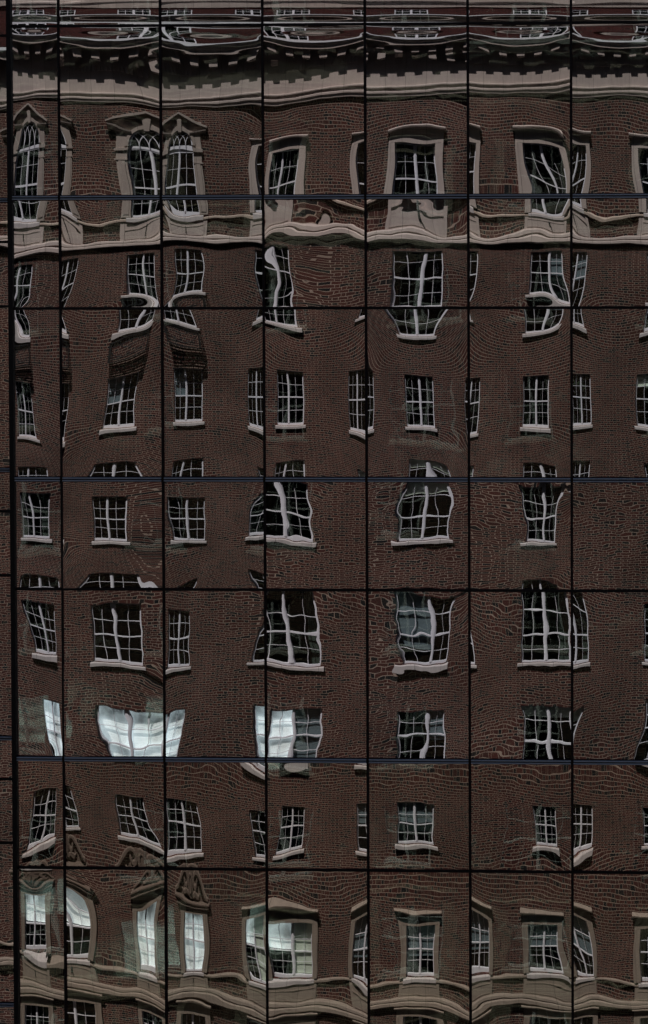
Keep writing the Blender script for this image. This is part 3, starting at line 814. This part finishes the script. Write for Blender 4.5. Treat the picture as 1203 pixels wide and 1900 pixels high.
def shade_mesh(x0, x1, z0, z1, mat='shade'):
    c = MB(); c.box(x0, x1, -0.20, -0.19, z0, z1); c.box(x0, x1, -0.21, -0.18, z0 - 0.025, z0)
    return c.mesh('roller_shade', M[mat])


hwg = W_ / 2 - 0.03
GLOW_BLINDS = {('F', 1): [glow_blind_mesh(-hwg, hwg, 0.05, H_)], ('F', 0): [glow_blind_mesh(-hwg, hwg, 0.3, H_)], ('F', 2): [glow_blind_mesh(-hwg, -0.03, 0.05, H_)],
          ('H', 0): [glow_blind_mesh(-hwg, hwg, H_ * .52, H_)], ('H', 1): [glow_blind_mesh(-hwg, hwg, 0.05, H_)], ('H', 2): [glow_blind_mesh(-hwg, 0.0, H_ * 0.52, H_)],
          ('F', 6): [glow_blind_mesh(-hwg, hwg, 0.3, H_)]}
SHADES = {('F', 2): [shade_mesh(0.03, hwg, 0.1, H_, 'blue_shade')], ('E', 3): [shade_mesh(-hwg, -0.03, H_ * .3, H_, 'blue_shade')], ('G', 3): [shade_mesh(-hwg, hwg, H_ * .55, H_, 'blue_shade')], ('F', 3): [shade_mesh(0.03, hwg, H_ * .4, H_, 'blue_shade')], ('H', 3): [shade_mesh(-hwg, hwg, H_ * .35, H_, 'blue_shade')], ('H', 4): [shade_mesh(-hwg, hwg, H_ * .5, H_, 'blue_shade')], ('C', 1): [shade_mesh(-hwg, 0.0, H_ * .5, H_, 'blue_shade')], ('B', 4): [shade_mesh(0.0, hwg, H_ * .45, H_, 'blue_shade')], ('H', 2): [shade_mesh(0.03, hwg, 0.1, H_)], ('D', 3): [shade_mesh(-hwg, hwg, H_ * .8, H_)], ('F', 4): [shade_mesh(-hwg, hwg, H_ * .82, H_)], ('C', 5): [shade_mesh(-hwg, hwg, H_ * .75, H_)]}

# stone surround with hood for the tall and the lower trimmed windows (local origin: opening's foot)
def surround_mesh(w, h, mat):
    f = MB(); hw = w / 2; t = 17 * SX; y = 0.07
    f.box(-hw - t, -hw, 0.002, y, 0.0, h); f.box(hw, hw + t, 0.002, y, 0.0, h)
    f.box(-hw - t, hw + t, 0.002, y + 0.003, h, h + 17 * SZ)
    for s in (-1, 1):
        a, b = sorted((s * (hw + t * .68), s * (hw + t - 0.001))); f.box(a, b, y, y + 0.022, 0.0, h)
    f.box(-hw - t + .001, hw + t - .001, y + .003, y + .024, h + 11 * SZ, h + 17 * SZ)
    z = h + 17 * SZ
    f.prism_x([(0.002, z), (0.09, z), (0.10, z + 0.02), (0.20, z + 0.05), (0.21, z + 0.085), (0.002, z + 0.12)], -hw - t - 0.10, hw + t + 0.10)
    return f.mesh('stone_surround', mat)


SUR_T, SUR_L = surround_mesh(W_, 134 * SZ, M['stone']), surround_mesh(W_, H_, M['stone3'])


def apron_mesh(h, w, mat):
    f = MB(); hw = w / 2 + 17 * SX
    f.box(-hw, hw, 0.002, 0.05, -h, -0.125)
    for (a, b, c, d) in ((-hw + .12, hw - .12, -h + .07, -h + .085), (-hw + .12, hw - .12, -.25, -.235), (-hw + .12, -hw + .135, -h + .085, -.25), (hw - .135, hw - .12, -h + .085, -.25)):
        f.box(a, b, 0.05, 0.062, c, d)
    return f.mesh('apron_panel', mat)


APR, APR_L = apron_mesh((437 - 402) * SZ, W_, M['stone']), apron_mesh((437 - 402) * SZ, W_, M['stone3'])
f = MB(); f.tube([(0.05, 0.05, -0.30), (0.05, 0.13, -0.27), (0.05, 0.19, -0.24)], 0.022); f.tube([(0.05, 0.05, -0.36), (0.05, 0.15, -0.31)], 0.014); f.box(0.02, 0.08, 0.05, 0.065, -0.40, -0.24)
HOOK = f.mesh('flag_bracket', M['iron'])


def arch_surround():
    f = MB(); r = 42 * SX; h = (402 - 278) * SZ; o = 62 * SX; spring = h + 0.1; y = 0.045
    f.box(-o, -r, 0.002, y, 0.0, spring); f.box(r, o, 0.002, y, 0.0, spring)                       # pilasters
    for s in (-1, 1):
        a, b = sorted((s * (r - .01), s * (o + .05))); f.box(a, b, y, y + .05, spring - 0.12, spring - 0.05); f.box(a, b, y, y + .03, spring - .42, spring - .38)
        f.box(*sorted((s * (r + .07), s * (o - .06))), y, y + .02, 0.1, spring - .44)
    top = spring + r * 0.93 + 0.16
    n = 24
    pin = [(r * math.cos(a), spring + r * 0.93 * math.sin(a)) for a in np.linspace(0, math.pi, n)]
    pout = []
    for a in np.linspace(0, math.pi, n):
        c, s = math.cos(a), math.sin(a); k = min(o / max(abs(c), 1e-6), (top - spring) / max(s, 1e-6)); pout.append((k * c, spring + k * s))
    for i in range(n - 1):
        f.prism_y([pin[i], pout[i], pout[i + 1], pin[i + 1]], 0.002, y)
        q = [(pin[i][0], pin[i][1]), (pin[i][0] * 1.15, spring + (pin[i][1] - spring) * 1.15), (pin[i + 1][0] * 1.15, spring + (pin[i + 1][1] - spring) * 1.15), pin[i + 1]]
        f.prism_y(q, y, y + .03)
    # broken entablature ends, raking cornice and tympanum
    ez, pz, ew = (402 - 240) * SZ, (402 - 205) * SZ, 74 * SX
    for s in (-1, 1):
        f.prism_x([(0.002, ez - 0.12), (0.07, ez - 0.12), (0.14, ez - 0.04), (0.15, ez), (0.002, ez + .01)], *sorted((s * r * .8, s * ew)))
        f.prism_y([(s * ew, ez + .002), (s * ew, ez + 0.05), (0, pz - 0.03), (0, pz - 0.09)], 0.002, 0.10)
        f.prism_y([(s * ew * 1.04, ez + .045), (s * ew * 1.04, ez + 0.105), (0, pz + 0.04), (0, pz - 0.035)], 0.003, 0.18)
    f.prism_y([(-ew * .96, ez + .01), (ew * .96, ez + .01), (0, pz - 0.05)], 0.001, 0.03)
    f.prism_y([(-0.09, top - .22), (0.09, top - .22), (0.13, top + .10), (-0.13, top + .10)], 0.08, 0.11)
    return f.mesh('stone_surround', M['stone4'])


ASUR = arch_surround()


def carved_pediment(h):
    """swan-neck scrolls and a cartouche over the first trimmed windows"""
    f = MB(); z = h + 17 * SZ + 0.12; hw = W_ / 2 + 17 * SX + 0.1
    f.prism_x([(0.002, z + .002), (0.15, z + .002), (0.26, z + 0.10), (0.26, z + 0.15), (0.002, z + 0.2)], -hw - .08, hw + .08)
    for s in (-1, 1):
        pts = []
        for t in np.linspace(0, 1, 12): pts.append((s * (hw - (hw - 0.33) * t), 0.10, z + 0.26 + 0.45 * (t * t * (3 - 2 * t))))
        for a in np.linspace(0, 5.2, 18):
            rr = 0.17 * (1 - a / 7); pts.append((s * (0.33 - rr * math.sin(a) * 1.0 - .0), 0.11, z + 0.71 - 0.17 + rr * math.cos(a)))
        f.tube(pts, 0.06, 6)
        f.tube([(s * 0.12, .1, z + .3), (s * .3, .12, z + .36), (s * .5, .1, z + .28), (s * .62, .08, z + .36)], [.05, .08, .06, .02], 6)
    f.prism_y([(0.17 * math.sin(a), z + 0.52 + 0.27 * math.cos(a)) for a in np.linspace(0, 2 * math.pi, 14)[:-1]], 0.02, 0.17)
    f.tube([(0.09 * math.sin(a), .18, z + 0.52 + 0.17 * math.cos(a)) for a in np.linspace(0, 2 * math.pi, 13)], 0.025, 5)
    f.prism_y([(-hw, z + .2), (hw, z + .2), (hw * .5, z + .42), (0.2, z + .75), (-.2, z + .75), (-hw * .5, z + .42)], 0.001, 0.05)
    return f.mesh('carved_pediment', M['carved'])


CARV = carved_pediment(H_)


def balconet_mesh():
    f = MB(); hw = W_ / 2 + 0.06; d = 0.42; zt, zb = -0.17, -0.80
    for z in (zt, zb, zt - 0.12, zb + .1): f.box(-hw, hw, d - .012, d + .012, z - .012, z + .012)
    for s in (-1, 1):
        for z in (zt, zb): f.box(s * hw - .012, s * hw + .012, 0.0, d - .012, z - .012, z + .012)
        for i in range(5): f.box(s * hw - .007, s * hw + .007, .04 + .08 * i, .054 + .08 * i, zb + .012, zt - .012)
    n = 17
    for i in range(n + 1):
        x = -hw + 2 * hw * i / n; f.box(x - .007, x + .007, d - .007, d + .007, zb + .014, zt - .014)
    for i in range(9): f.box(-hw + .013, hw - .013, .03 + .045 * i, .045 + .045 * i, zb - .011, zb + .011)
    for i in range(8): f.box(-hw + (2 * hw) * (i + .5) / 8 - .012, -hw + (2 * hw) * (i + .5) / 8 + .012, 0, d - .013, zb - .03, zb - .012)
    f.tube([(-hw * math.cos(a), d + .02, zt - .02 - 0.50 * math.sin(a)) for a in np.linspace(0, math.pi, 16)], .016, 5)
    f.tube([(-hw * .55 * math.cos(a), d + .02, zt - .02 - 0.24 * math.sin(a)) for a in np.linspace(0, math.pi, 12)], .012, 5)
    for i in range(5): f.tube([(-hw + 2 * hw * (i + .5) / 5 + .09 * math.cos(a), d + .015, zb + .16 + .06 * math.sin(a)) for a in np.linspace(0, 2 * math.pi, 9)], .01, 4)
    return f.mesh('iron_balconet', M['iron'])


BALC = balconet_mesh()


def child(name, me, parent, loc=(0, 0, 0)): return link(name, me, parent, loc)


for k in KS:
    for r, (top, h) in list(ROWS.items()) + [('I', (1880, 115))]:
        x, z = FX(axis(k)), FZ(top + h)
        loc = Vector((x, FAC, z)) - BO
        arched = r == 'A' and k in ARCH
        fm, pm = ARCHW if arched else TALL if r == 'A' else PLAIN[rnd.randrange(3)]
        w = child('window', fm, brick, loc)
        child('pane', pm, w)
        child('sill', SILL, w)
        if arched:
            child('fanlight', FAN, w); child('fan_pane', FANPANE, w); child('stone_surround', ASUR, w); w['label'] = 'arched window under a pointed stone pediment'
        elif r == 'A': child('stone_surround', SUR_T, w)
        elif r in 'HI': child('stone_surround', SUR_L, w)
        if r in 'AH': child('apron_panel', APR if r == 'A' else APR_L, w)
        if (r == 'A' and k != 2) or (r == 'H' and k < 2): child('flag_bracket', HOOK, w)
        if r == 'H' and k in (-1, 0, 1): child('carved_pediment', CARV, w)
        if r == 'B' and k in (-1, 0, 1): child('iron_balconet', BALC, w)
        for me in GLOW_BLINDS.get((r, k), []): child('glow_blind', me, w)
        for me in SHADES.get((r, k), []): child('roller_shade', me, w)
        if (r, k) not in GLOW_BLINDS and (r, k) not in SHADES and rnd.random() < 0.6: child('curtain', CURT[rnd.randrange(5)], w)

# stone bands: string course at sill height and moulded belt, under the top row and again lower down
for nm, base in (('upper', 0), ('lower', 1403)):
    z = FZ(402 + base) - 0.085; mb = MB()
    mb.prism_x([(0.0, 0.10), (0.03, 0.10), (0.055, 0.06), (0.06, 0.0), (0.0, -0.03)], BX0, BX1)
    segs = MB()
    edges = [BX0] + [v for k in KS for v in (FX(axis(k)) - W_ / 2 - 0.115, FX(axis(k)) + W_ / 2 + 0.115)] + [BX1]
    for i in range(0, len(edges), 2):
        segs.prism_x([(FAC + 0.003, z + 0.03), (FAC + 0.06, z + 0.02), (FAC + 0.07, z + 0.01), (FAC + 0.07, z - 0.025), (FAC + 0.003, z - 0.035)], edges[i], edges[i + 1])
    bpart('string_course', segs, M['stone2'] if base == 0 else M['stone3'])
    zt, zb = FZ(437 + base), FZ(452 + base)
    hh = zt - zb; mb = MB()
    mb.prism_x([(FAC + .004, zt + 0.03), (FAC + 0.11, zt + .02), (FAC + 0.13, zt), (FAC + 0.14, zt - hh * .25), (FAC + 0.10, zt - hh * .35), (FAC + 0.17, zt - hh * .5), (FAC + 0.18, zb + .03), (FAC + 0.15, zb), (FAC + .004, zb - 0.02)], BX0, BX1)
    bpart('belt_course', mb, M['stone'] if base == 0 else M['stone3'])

# main cornice: frieze band, dentils, modillions, corona
mb = MB(); F = FAC
mb.box(BX0, BX1, F + 0.002, F + 0.05, FZ(172), FZ(118))
mb.prism_x([(F + .002, FZ(188)), (F + .07, FZ(188)), (F + .08, FZ(184)), (F + .11, FZ(182)), (F + .11, FZ(179)), (F + .08, FZ(178)), (F + .08, FZ(174)), (F + .13, FZ(172)), (F + .13, FZ(170)), (F + .002, FZ(168))], BX0, BX1)
bpart('frieze', mb, M['stone'])
mb = MB(); n = int((BX1 - BX0) / 0.17)
for i in range(n):
    x = BX0 + (BX1 - BX0) * (i + .5) / n; mb.box(x - .05, x + .05, F + .05, F + .14, FZ(131), FZ(122))
mb.box(BX0, BX1, F + .05, F + .09, FZ(122) + .001, FZ(90))
bpart('dentil_course', mb, M['stone'])
mb = MB(); n = int((BX1 - BX0) / 0.78)
for i in range(n):
    x = BX0 + (BX1 - BX0) * (i + .5) / n; mb.prism_x([(F + .09, FZ(118)), (F + .32, FZ(118)), (F + .34, FZ(116)), (F + .34, FZ(90)), (F + .09, FZ(90))], x - .17, x + .17)
bpart('modillion_course', mb, M['stone'])
mb = MB()
mb.prism_x([(F + .004, FZ(90)), (F + .50, FZ(90)), (F + .50, FZ(82)), (F + .53, FZ(81.5)), (F + .545, FZ(79)), (F + .58, FZ(76)), (F + .60, FZ(73)), (F + .004, FZ(72.5))], BX0 - .3, BX1 + .3)
bpart('cornice', mb, M['stone'])
mb = MB(); mb.box(BX0 - .3, BX1 + .3, F + .25, F + .62, FZ(72.5) + .002, FZ(66)); bpart('coping', mb, M['flash'])
# attic storey of redder brick set behind the cornice
mb = MB(); ay = F - 0.25; zA, zB = FZ(71), FZ(-12)
edges = [BX0] + [v for k in KS for v in (FX(axis(k) - 52), FX(axis(k) + 52))] + [BX1]
for i in range(0, len(edges), 2): mb.box(edges[i], edges[i + 1], ay - .3, ay, zA - .3, zB)
for k in KS: mb.box(FX(axis(k) - 52), FX(axis(k) + 52), ay - .3, ay - .002, zA - .3, FZ(60)); mb.box(FX(axis(k) - 52), FX(axis(k) + 52), ay - .3, ay - .002, FZ(5), zB)
bpart('attic_wall', mb, M['attic'])
f = MB(); aw, ah = 104 * SX / 2, 55 * SZ
for (a, b, c, d) in ((-aw, -aw + .06, 0, ah), (aw - .06, aw, 0, ah), (-aw + .06, aw - .06, ah - .06, ah), (-aw + .06, aw - .06, 0, .06), (-.06, .06, .06, ah - .06)): f.box(a, b, -.12, -.03, c, d)
for s in (-1, 1): f.box(*sorted((s * .06, s * (aw - .06))), -.11, -.045, ah * .62 - .02, ah * .62 + .02)
for s in (-1, 1): f.box(s * aw * .52 - .015, s * aw * .52 + .015, -.11, -.044, .06, ah - .06)
AWIN = f.mesh('attic_window', M['white'])
f = MB(); f.quad((-aw, -.09, 0), (aw, -.09, 0), (aw, -.09, ah), (-aw, -.09, ah)); APANE = f.mesh('pane', M['sash'], False)
for k in KS:
    w = child('attic_window', AWIN, brick, Vector((FX(axis(k)), ay, FZ(60))) - BO); child('pane', APANE, w)
mb = MB(); mb.quad((BX0 + .2, ay - 2, zA - .3), (BX1 - .2, ay - 2, zA - .3), (BX1 - .2, ay - 2, zB), (BX0 + .2, ay - 2, zB)); bpart('attic_room', mb, M['room'])
mb = MB()
mb.prism_x([(ay - 8, zB + .002), (ay + .08, zB + .002), (ay + .10, zB + .3), (ay + .2, zB + .36), (ay + .2, zB + .5), (ay + .06, zB + .55), (ay + .05, zB + 2.6), (ay - 8, zB + 2.6)], BX0 - .1, BX1 + .1)
bpart('parapet', mb, M['stone'])
mb = MB(); mb.box(BX0 - .1, BX1 + .1, F - 12, ay - 8.002, WALL_TOP, zB + 2.6); bpart('roof', mb, M['lead'])

# ---------------------------------------------------------------- the glass front
tower = thing('glass_building', 'dark mirror glass office front in black metal framing, brick building warped in its panes', 'building', (-3.0, 0.0, 0.0))
TO = Vector(tower.location)


def tpart(name, me, parent=None, loc=None):
    o = link(name, me, parent or tower)
    o.location = Vector(loc) - TO if loc is not None else -TO
    return o


CT = parse_controls(CONTROLS)
AMP = {0: 0.1, 1: 0.22, 2: 0.32, 3: 0.22, 4: 0.6, 5: 0.55, 6: 0.45, 7: 0.32, 8: 0.3}          # ripple of each row, du
ROUGH = {(3, 2): 1.6, (4, 2): 1.5, (0, 4): .4, (1, 4): .4, (0, 5): .5, (3, 4): 1.35, (4, 4): 1.3, (5, 4): 1.2, (6, 4): 1.4, (2, 4): 1.2, (3, 5): 1.3, (4, 5): 1.4, (5, 5): 1.2, (0, 7): .4}
MH = {4: 1.15, 5: 0.95, 2: 0.75}
MV = {0: 0.9, 1: 0.9, 2: 0.95, 3: 0.87, 4: 1.0, 5: 0.95, 6: 0.9, 7: 0.87, 8: 0.9}


YW = [(62, 69), (69, 78), (73, 89), (67, 81), (62, 75), (62, 75), (65, 81)]
YM = [(92, 106), (90, 116), (104, 127), (88, 111), (86, 102), (82, 109), (88, 108)]


def crest(i, up=False):
    """the head of every upper pane is pinched: the picture folds over twice at the rail"""
    y = []
    x0 = 20 if i == 0 else 107 + 190.3 * (i - 1); x1 = 107 + 190.3 * i
    for u in (-0.9, -0.6, -0.3, 0.0, 0.3, 0.6, 0.9):
        px = (x0 + x1) / 2 + u * (x1 - x0) / 2
        if px > 1230: continue
        e = u * u; yw = YW[i][0] * e + YW[i][1] * (1 - e) - 47
        if not up:
            ym = YM[i][0] * e + YM[i][1] * (1 - e) - 47 - yw
            y += [(px, 47 + yw + ym * f, None, 71 + 47 * f, .8) for f in (0.0, .2, .4, .7, 1.0)]
            y += [(px, 47 + yw * .74, None, 48, .6), (px, 47 + yw * .52, None, -24 + 76 * e, .6), (px, 47 + yw * .22, None, 40 + 10 * e, .6)]
        else:
            y += [(px, 43.5, None, 58 + 6 * e, .6), (px, 40, None, 71, .6), (px, 34, None, 98 - 22 * e, .6), (px, 27.5 + 3 * e, None, 71, .6), (px, 23.5 + 2 * e, None, 42, .6), (px, 18, None, 6, .6), (px, 11, None, -17, .6), (px, 0, None, -40, .6), (px, -30, None, -70, .5)]
    return y


def smooth_noise(rs, nx, nz, sx, sz, wx, wz):
    """band-limited random height on a grid, unit slope variance; wx, wz wavelengths in metres"""
    fx = np.fft.fftfreq(nx, sx)[:, None]; fz = np.fft.fftfreq(nz, sz)[None, :]
    k = np.sqrt((fx * wx) ** 2 + (fz * wz) ** 2)
    f = np.exp(-((k - 1.0) / 0.45) ** 2)
    h = np.real(np.fft.ifft2(np.fft.fft2(rs.standard_normal((nx, nz))) * f))
    s = np.std(np.diff(h, axis=0)) / sx + np.std(np.diff(h, axis=1)) / sz
    return h / (s / 2)


def grid_mesh(name, H, x0, x1, z0, z1, mat):
    nx, nz = H.shape
    X, Z = np.meshgrid(np.linspace(x0, x1, nx), np.linspace(z0, z1, nz), indexing='ij')
    co = np.stack([X, H, Z], -1).reshape(-1, 3)
    idx = np.arange(nx * nz).reshape(nx, nz)
    q = np.stack([idx[:-1, :-1], idx[1:, :-1], idx[1:, 1:], idx[:-1, 1:]], -1).reshape(-1, 4)
    me = bpy.data.meshes.new(name)
    me.vertices.add(len(co)); me.vertices.foreach_set('co', co.astype(np.float32).ravel())
    me.loops.add(q.size); me.loops.foreach_set('vertex_index', q.astype(np.int32).ravel())
    me.polygons.add(len(q)); me.polygons.foreach_set('loop_start', np.arange(0, q.size, 4, dtype=np.int32)); me.polygons.foreach_set('loop_total', np.full(len(q), 4, np.int32))
    me.polygons.foreach_set('use_smooth', np.ones(len(q), bool))
    me.materials.append(mat); me.update(calc_edges=True)
    return me


def add_pane(x0, x1, z0, z1, ctl, mh, mv, amp, seed, y=0.0, loose=None, low=False):
    c, nx, nz = solve_pane(x0, x1, z0, z1, ctl, mh, mv, smooth=SMOOTH, loose=loose)
    rs = np.random.RandomState(seed)
    e = 0.004
    gx = max(24, int((x1 - x0) / 0.0165)); gz = int((z1 - z0) / 0.0165)
    vx, _ = bspline(nx, np.linspace(e, x1 - x0 - e, gx) / ((x1 - x0) / nx)); vz, _ = bspline(nz, np.linspace(e, z1 - z0 - e, gz) / ((z1 - z0) / nz))
    H = vx @ c @ vz.T
    s = U / (2 * DF)
    dx, dz = (x1 - x0) / gx, (z1 - z0) / gz
    rip = smooth_noise(rs, gx, gz, dx, dz, 0.20, 0.15) * s * min(amp, .8) * 0.65 + smooth_noise(rs, gx, gz, dx, dz, 0.34, 0.42) * s * amp * 1.9
    H = H + rip
    H = H - H.mean()
    cx, cz = (x0 + x1) / 2, (z0 + z1) / 2
    me = grid_mesh('glass_pane', H, x0 - cx + e, x1 - cx - e, z0 - cz + e, z1 - cz - e, M['outer_low'][seed * 7 % 3] if low else M['outer'][seed * 7 % 4])
    p = tpart('glass_pane', me, None, (cx, y, cz))
    # inner sheet of the double glazing bows the other way
    qx, qz = max(14, gx // 2), gz // 2
    a = np.linspace(-1, 1, qx)[:, None]; b = np.linspace(-1, 1, qz)[None, :]
    w, h = (x1 - x0) / 2, (z1 - z0) / 2
    bowx, bowz = rs.uniform(-0.35, 0.25), rs.uniform(-0.25, 0.15)
    H2 = -(a * w) ** 2 / 2 * bowx * (1 + DF / DG) / (2 * DF) * -1 + (b * h) ** 2 / 2 * bowz * (1 + DF / DG) / (2 * DF) + 0 * a * b
    H2 = H2 + a * w * rs.normal(0, 14) * s + b * h * rs.normal(0, 10) * s
    H2 = H2 + smooth_noise(rs, qx, qz, 2 * w / qx, 2 * h / qz, .8, 1.1) * s * 3.5 + smooth_noise(rs, qx, qz, 2 * w / qx, 2 * h / qz, .3, .4) * s * 2.0
    H2 -= H2.mean()
    me2 = grid_mesh('inner_pane', H2 + 0.030, -w + e, w - e, -h + e, h - e, M['inner'])
    link('inner_pane', me2, p)
    return p


SMOOTH = 0.16
for r in range(9):
    for i in range(8):
        x0, x1 = PX[i], PX[i + 1]
        z1, z0 = PZ[r], PZ[r + 1]
        ctl = list(CT.get((i, r), []))
        if r == 1 and i < 7: ctl += crest(i)
        if r == 0 and i < 7: ctl += crest(i, True)
        add_pane(x0, x1, z0, z1, ctl, MH.get(r, 0.6), MV[r], AMP[r] * ROUGH.get((i, r), 1.0), 100 + r * 20 + i, loose={0: 'foot', 1: 'top'}.get(r), low=r >= 6)

T0, T1 = PZ[-1], PZ[0]
# vertical mullions
for i in range(0, 9):
    x = PX[i]
    mb = MB()
    if i == 0:
        mb.box(-0.05, 0.014, -0.055, 1.9, T0 - TO.z, T1)
        tpart('corner_post', mb.mesh('corner_post', M['dark_metal']), None, (x, 0, 0))
    else:
        mb.cur = 0; mb.box(-0.011, 0.011, -0.026, 0.06, T0, T1)
        mb.cur = 1; mb.box(-0.0185, -0.0112, -0.010, 0.05, T0, T1); mb.box(0.0112, 0.0185, -0.010, 0.05, T0, T1)
        tpart('mullion', mb.mesh('mullion', [M['dark_metal'], M['gasket']]), None, (x, 0, 0))
# horizontal members: thin black ones and, at each floor, a pair of pale rails
def transom(z, xa, xb, y, double):
    mb = MB(); c = (xa + xb) / 2; a, b = xa - c, xb - c
    mb.cur = 0
    if double:
        mb.box(a, b, -0.020, 0.06, -0.032, 0.032)
        mb.cur = 1
        for s in (-1, 1): mb.prism_x([(-0.022, s * .018 - .009), (-0.044, s * .018 - .008), (-0.044, s * .018 + .002), (-0.032, s * .018 + .010), (-0.022, s * .018 + .010)], a, b)
        mb.cur = 2; mb.box(a, b, -0.008, 0.05, -0.040, -0.0322); mb.box(a, b, -0.008, 0.05, 0.0322, 0.040)
        return tpart('transom', mb.mesh('floor_transom', [M['dark_metal'], M['rail_metal'], M['gasket']]), None, (c, y, z))
    mb.box(a, b, -0.024, 0.06, -0.0135, 0.0135)
    mb.cur = 1; mb.box(a, b, -0.008, 0.05, -0.020, -0.0137); mb.box(a, b, -0.008, 0.05, 0.0137, 0.020)
    return tpart('transom', mb.mesh('thin_transom', [M['dark_metal'], M['gasket']]), None, (c, y, z))


for r in range(1, 10):
    for i in range(8):
        transom(PZ[r], PX[i] + (0.0145 if i == 0 else 0.0188), PX[i + 1] - 0.0188 if i < 7 else PX[i + 1], 0.0, r % 2 == 0)

# the wing set back at the left corner: same storeys, one more thin rail in each spandrel
YB = 1.26
sx1, sx0 = PX[0] - 0.05, PX[0] - 1.6
zl = []
for r in range(len(PZ)):
    zl.append((PZ[r], r % 2 == 0))
    if r % 2 == 0 and r + 1 < len(PZ): zl.append((PZ[r] - 0.62, False))
zl.sort(key=lambda q: -q[0])
for q in range(len(zl) - 1):
    add_pane(sx0, sx1, zl[q + 1][0], zl[q][0], [], 0.95, 0.95, 0.9, 900 + q, y=YB)
for q in range(1, len(zl)): transom(zl[q][0], sx0, sx1 - .005, YB, zl[q][1])
mb = MB(); mb.box(-0.02, 0.02, -0.026, 0.06, T0, T1); tpart('mullion', mb.mesh('mullion', M['dark_metal']), None, (sx0 - .02, YB, 0))
# office block body; unseen height and width added to cut sky light
mb = MB()
xr = PX[-1]; ZT = T1 + 37.0
mb.box(PX[0] + .04, xr + 75, 0.09, 22, 0.0, T0 - .001); mb.box(PX[0] + .04, xr + 75, 0.11, 22, T0, T1); mb.box(PX[0] + .04, xr + 75, 0.09, 22, T1 + .001, ZT)
mb.box(xr + .03, xr + 75, 0.06, 0.11, T0, T1)
mb.box(sx0 - 75, PX[0] - .055, YB + .09, 22, 0.0, T0 - .001); mb.box(sx0 - 75, PX[0] - .055, YB + .11, 22, T0, T1); mb.box(sx0 - 75, PX[0] - .055, YB + .09, 22, T1 + .001, ZT)
mb.box(sx0 - 75, sx0 - .05, YB + .03, YB + .105, T0, T1)
tpart('wall_and_sky_block', mb.mesh('office_wall_sky_block', M['concrete']))
mb = MB()
for z in [PZ[0] + 0.03 + (HS + HV) * q for q in range(7)] + [PZ[-1] - (HS + HV) * q for q in range(1, 4)]:
    mb.box(PX[0] + .05, xr + 74.9, 0.03, 0.088, z - .05, z + .05); mb.box(sx0 - 74.9, PX[0] - .06, YB + .03, YB + .088, z - .05, z + .05)
tpart('floor_rail', mb.mesh('floor_rail', M['rail_metal']))
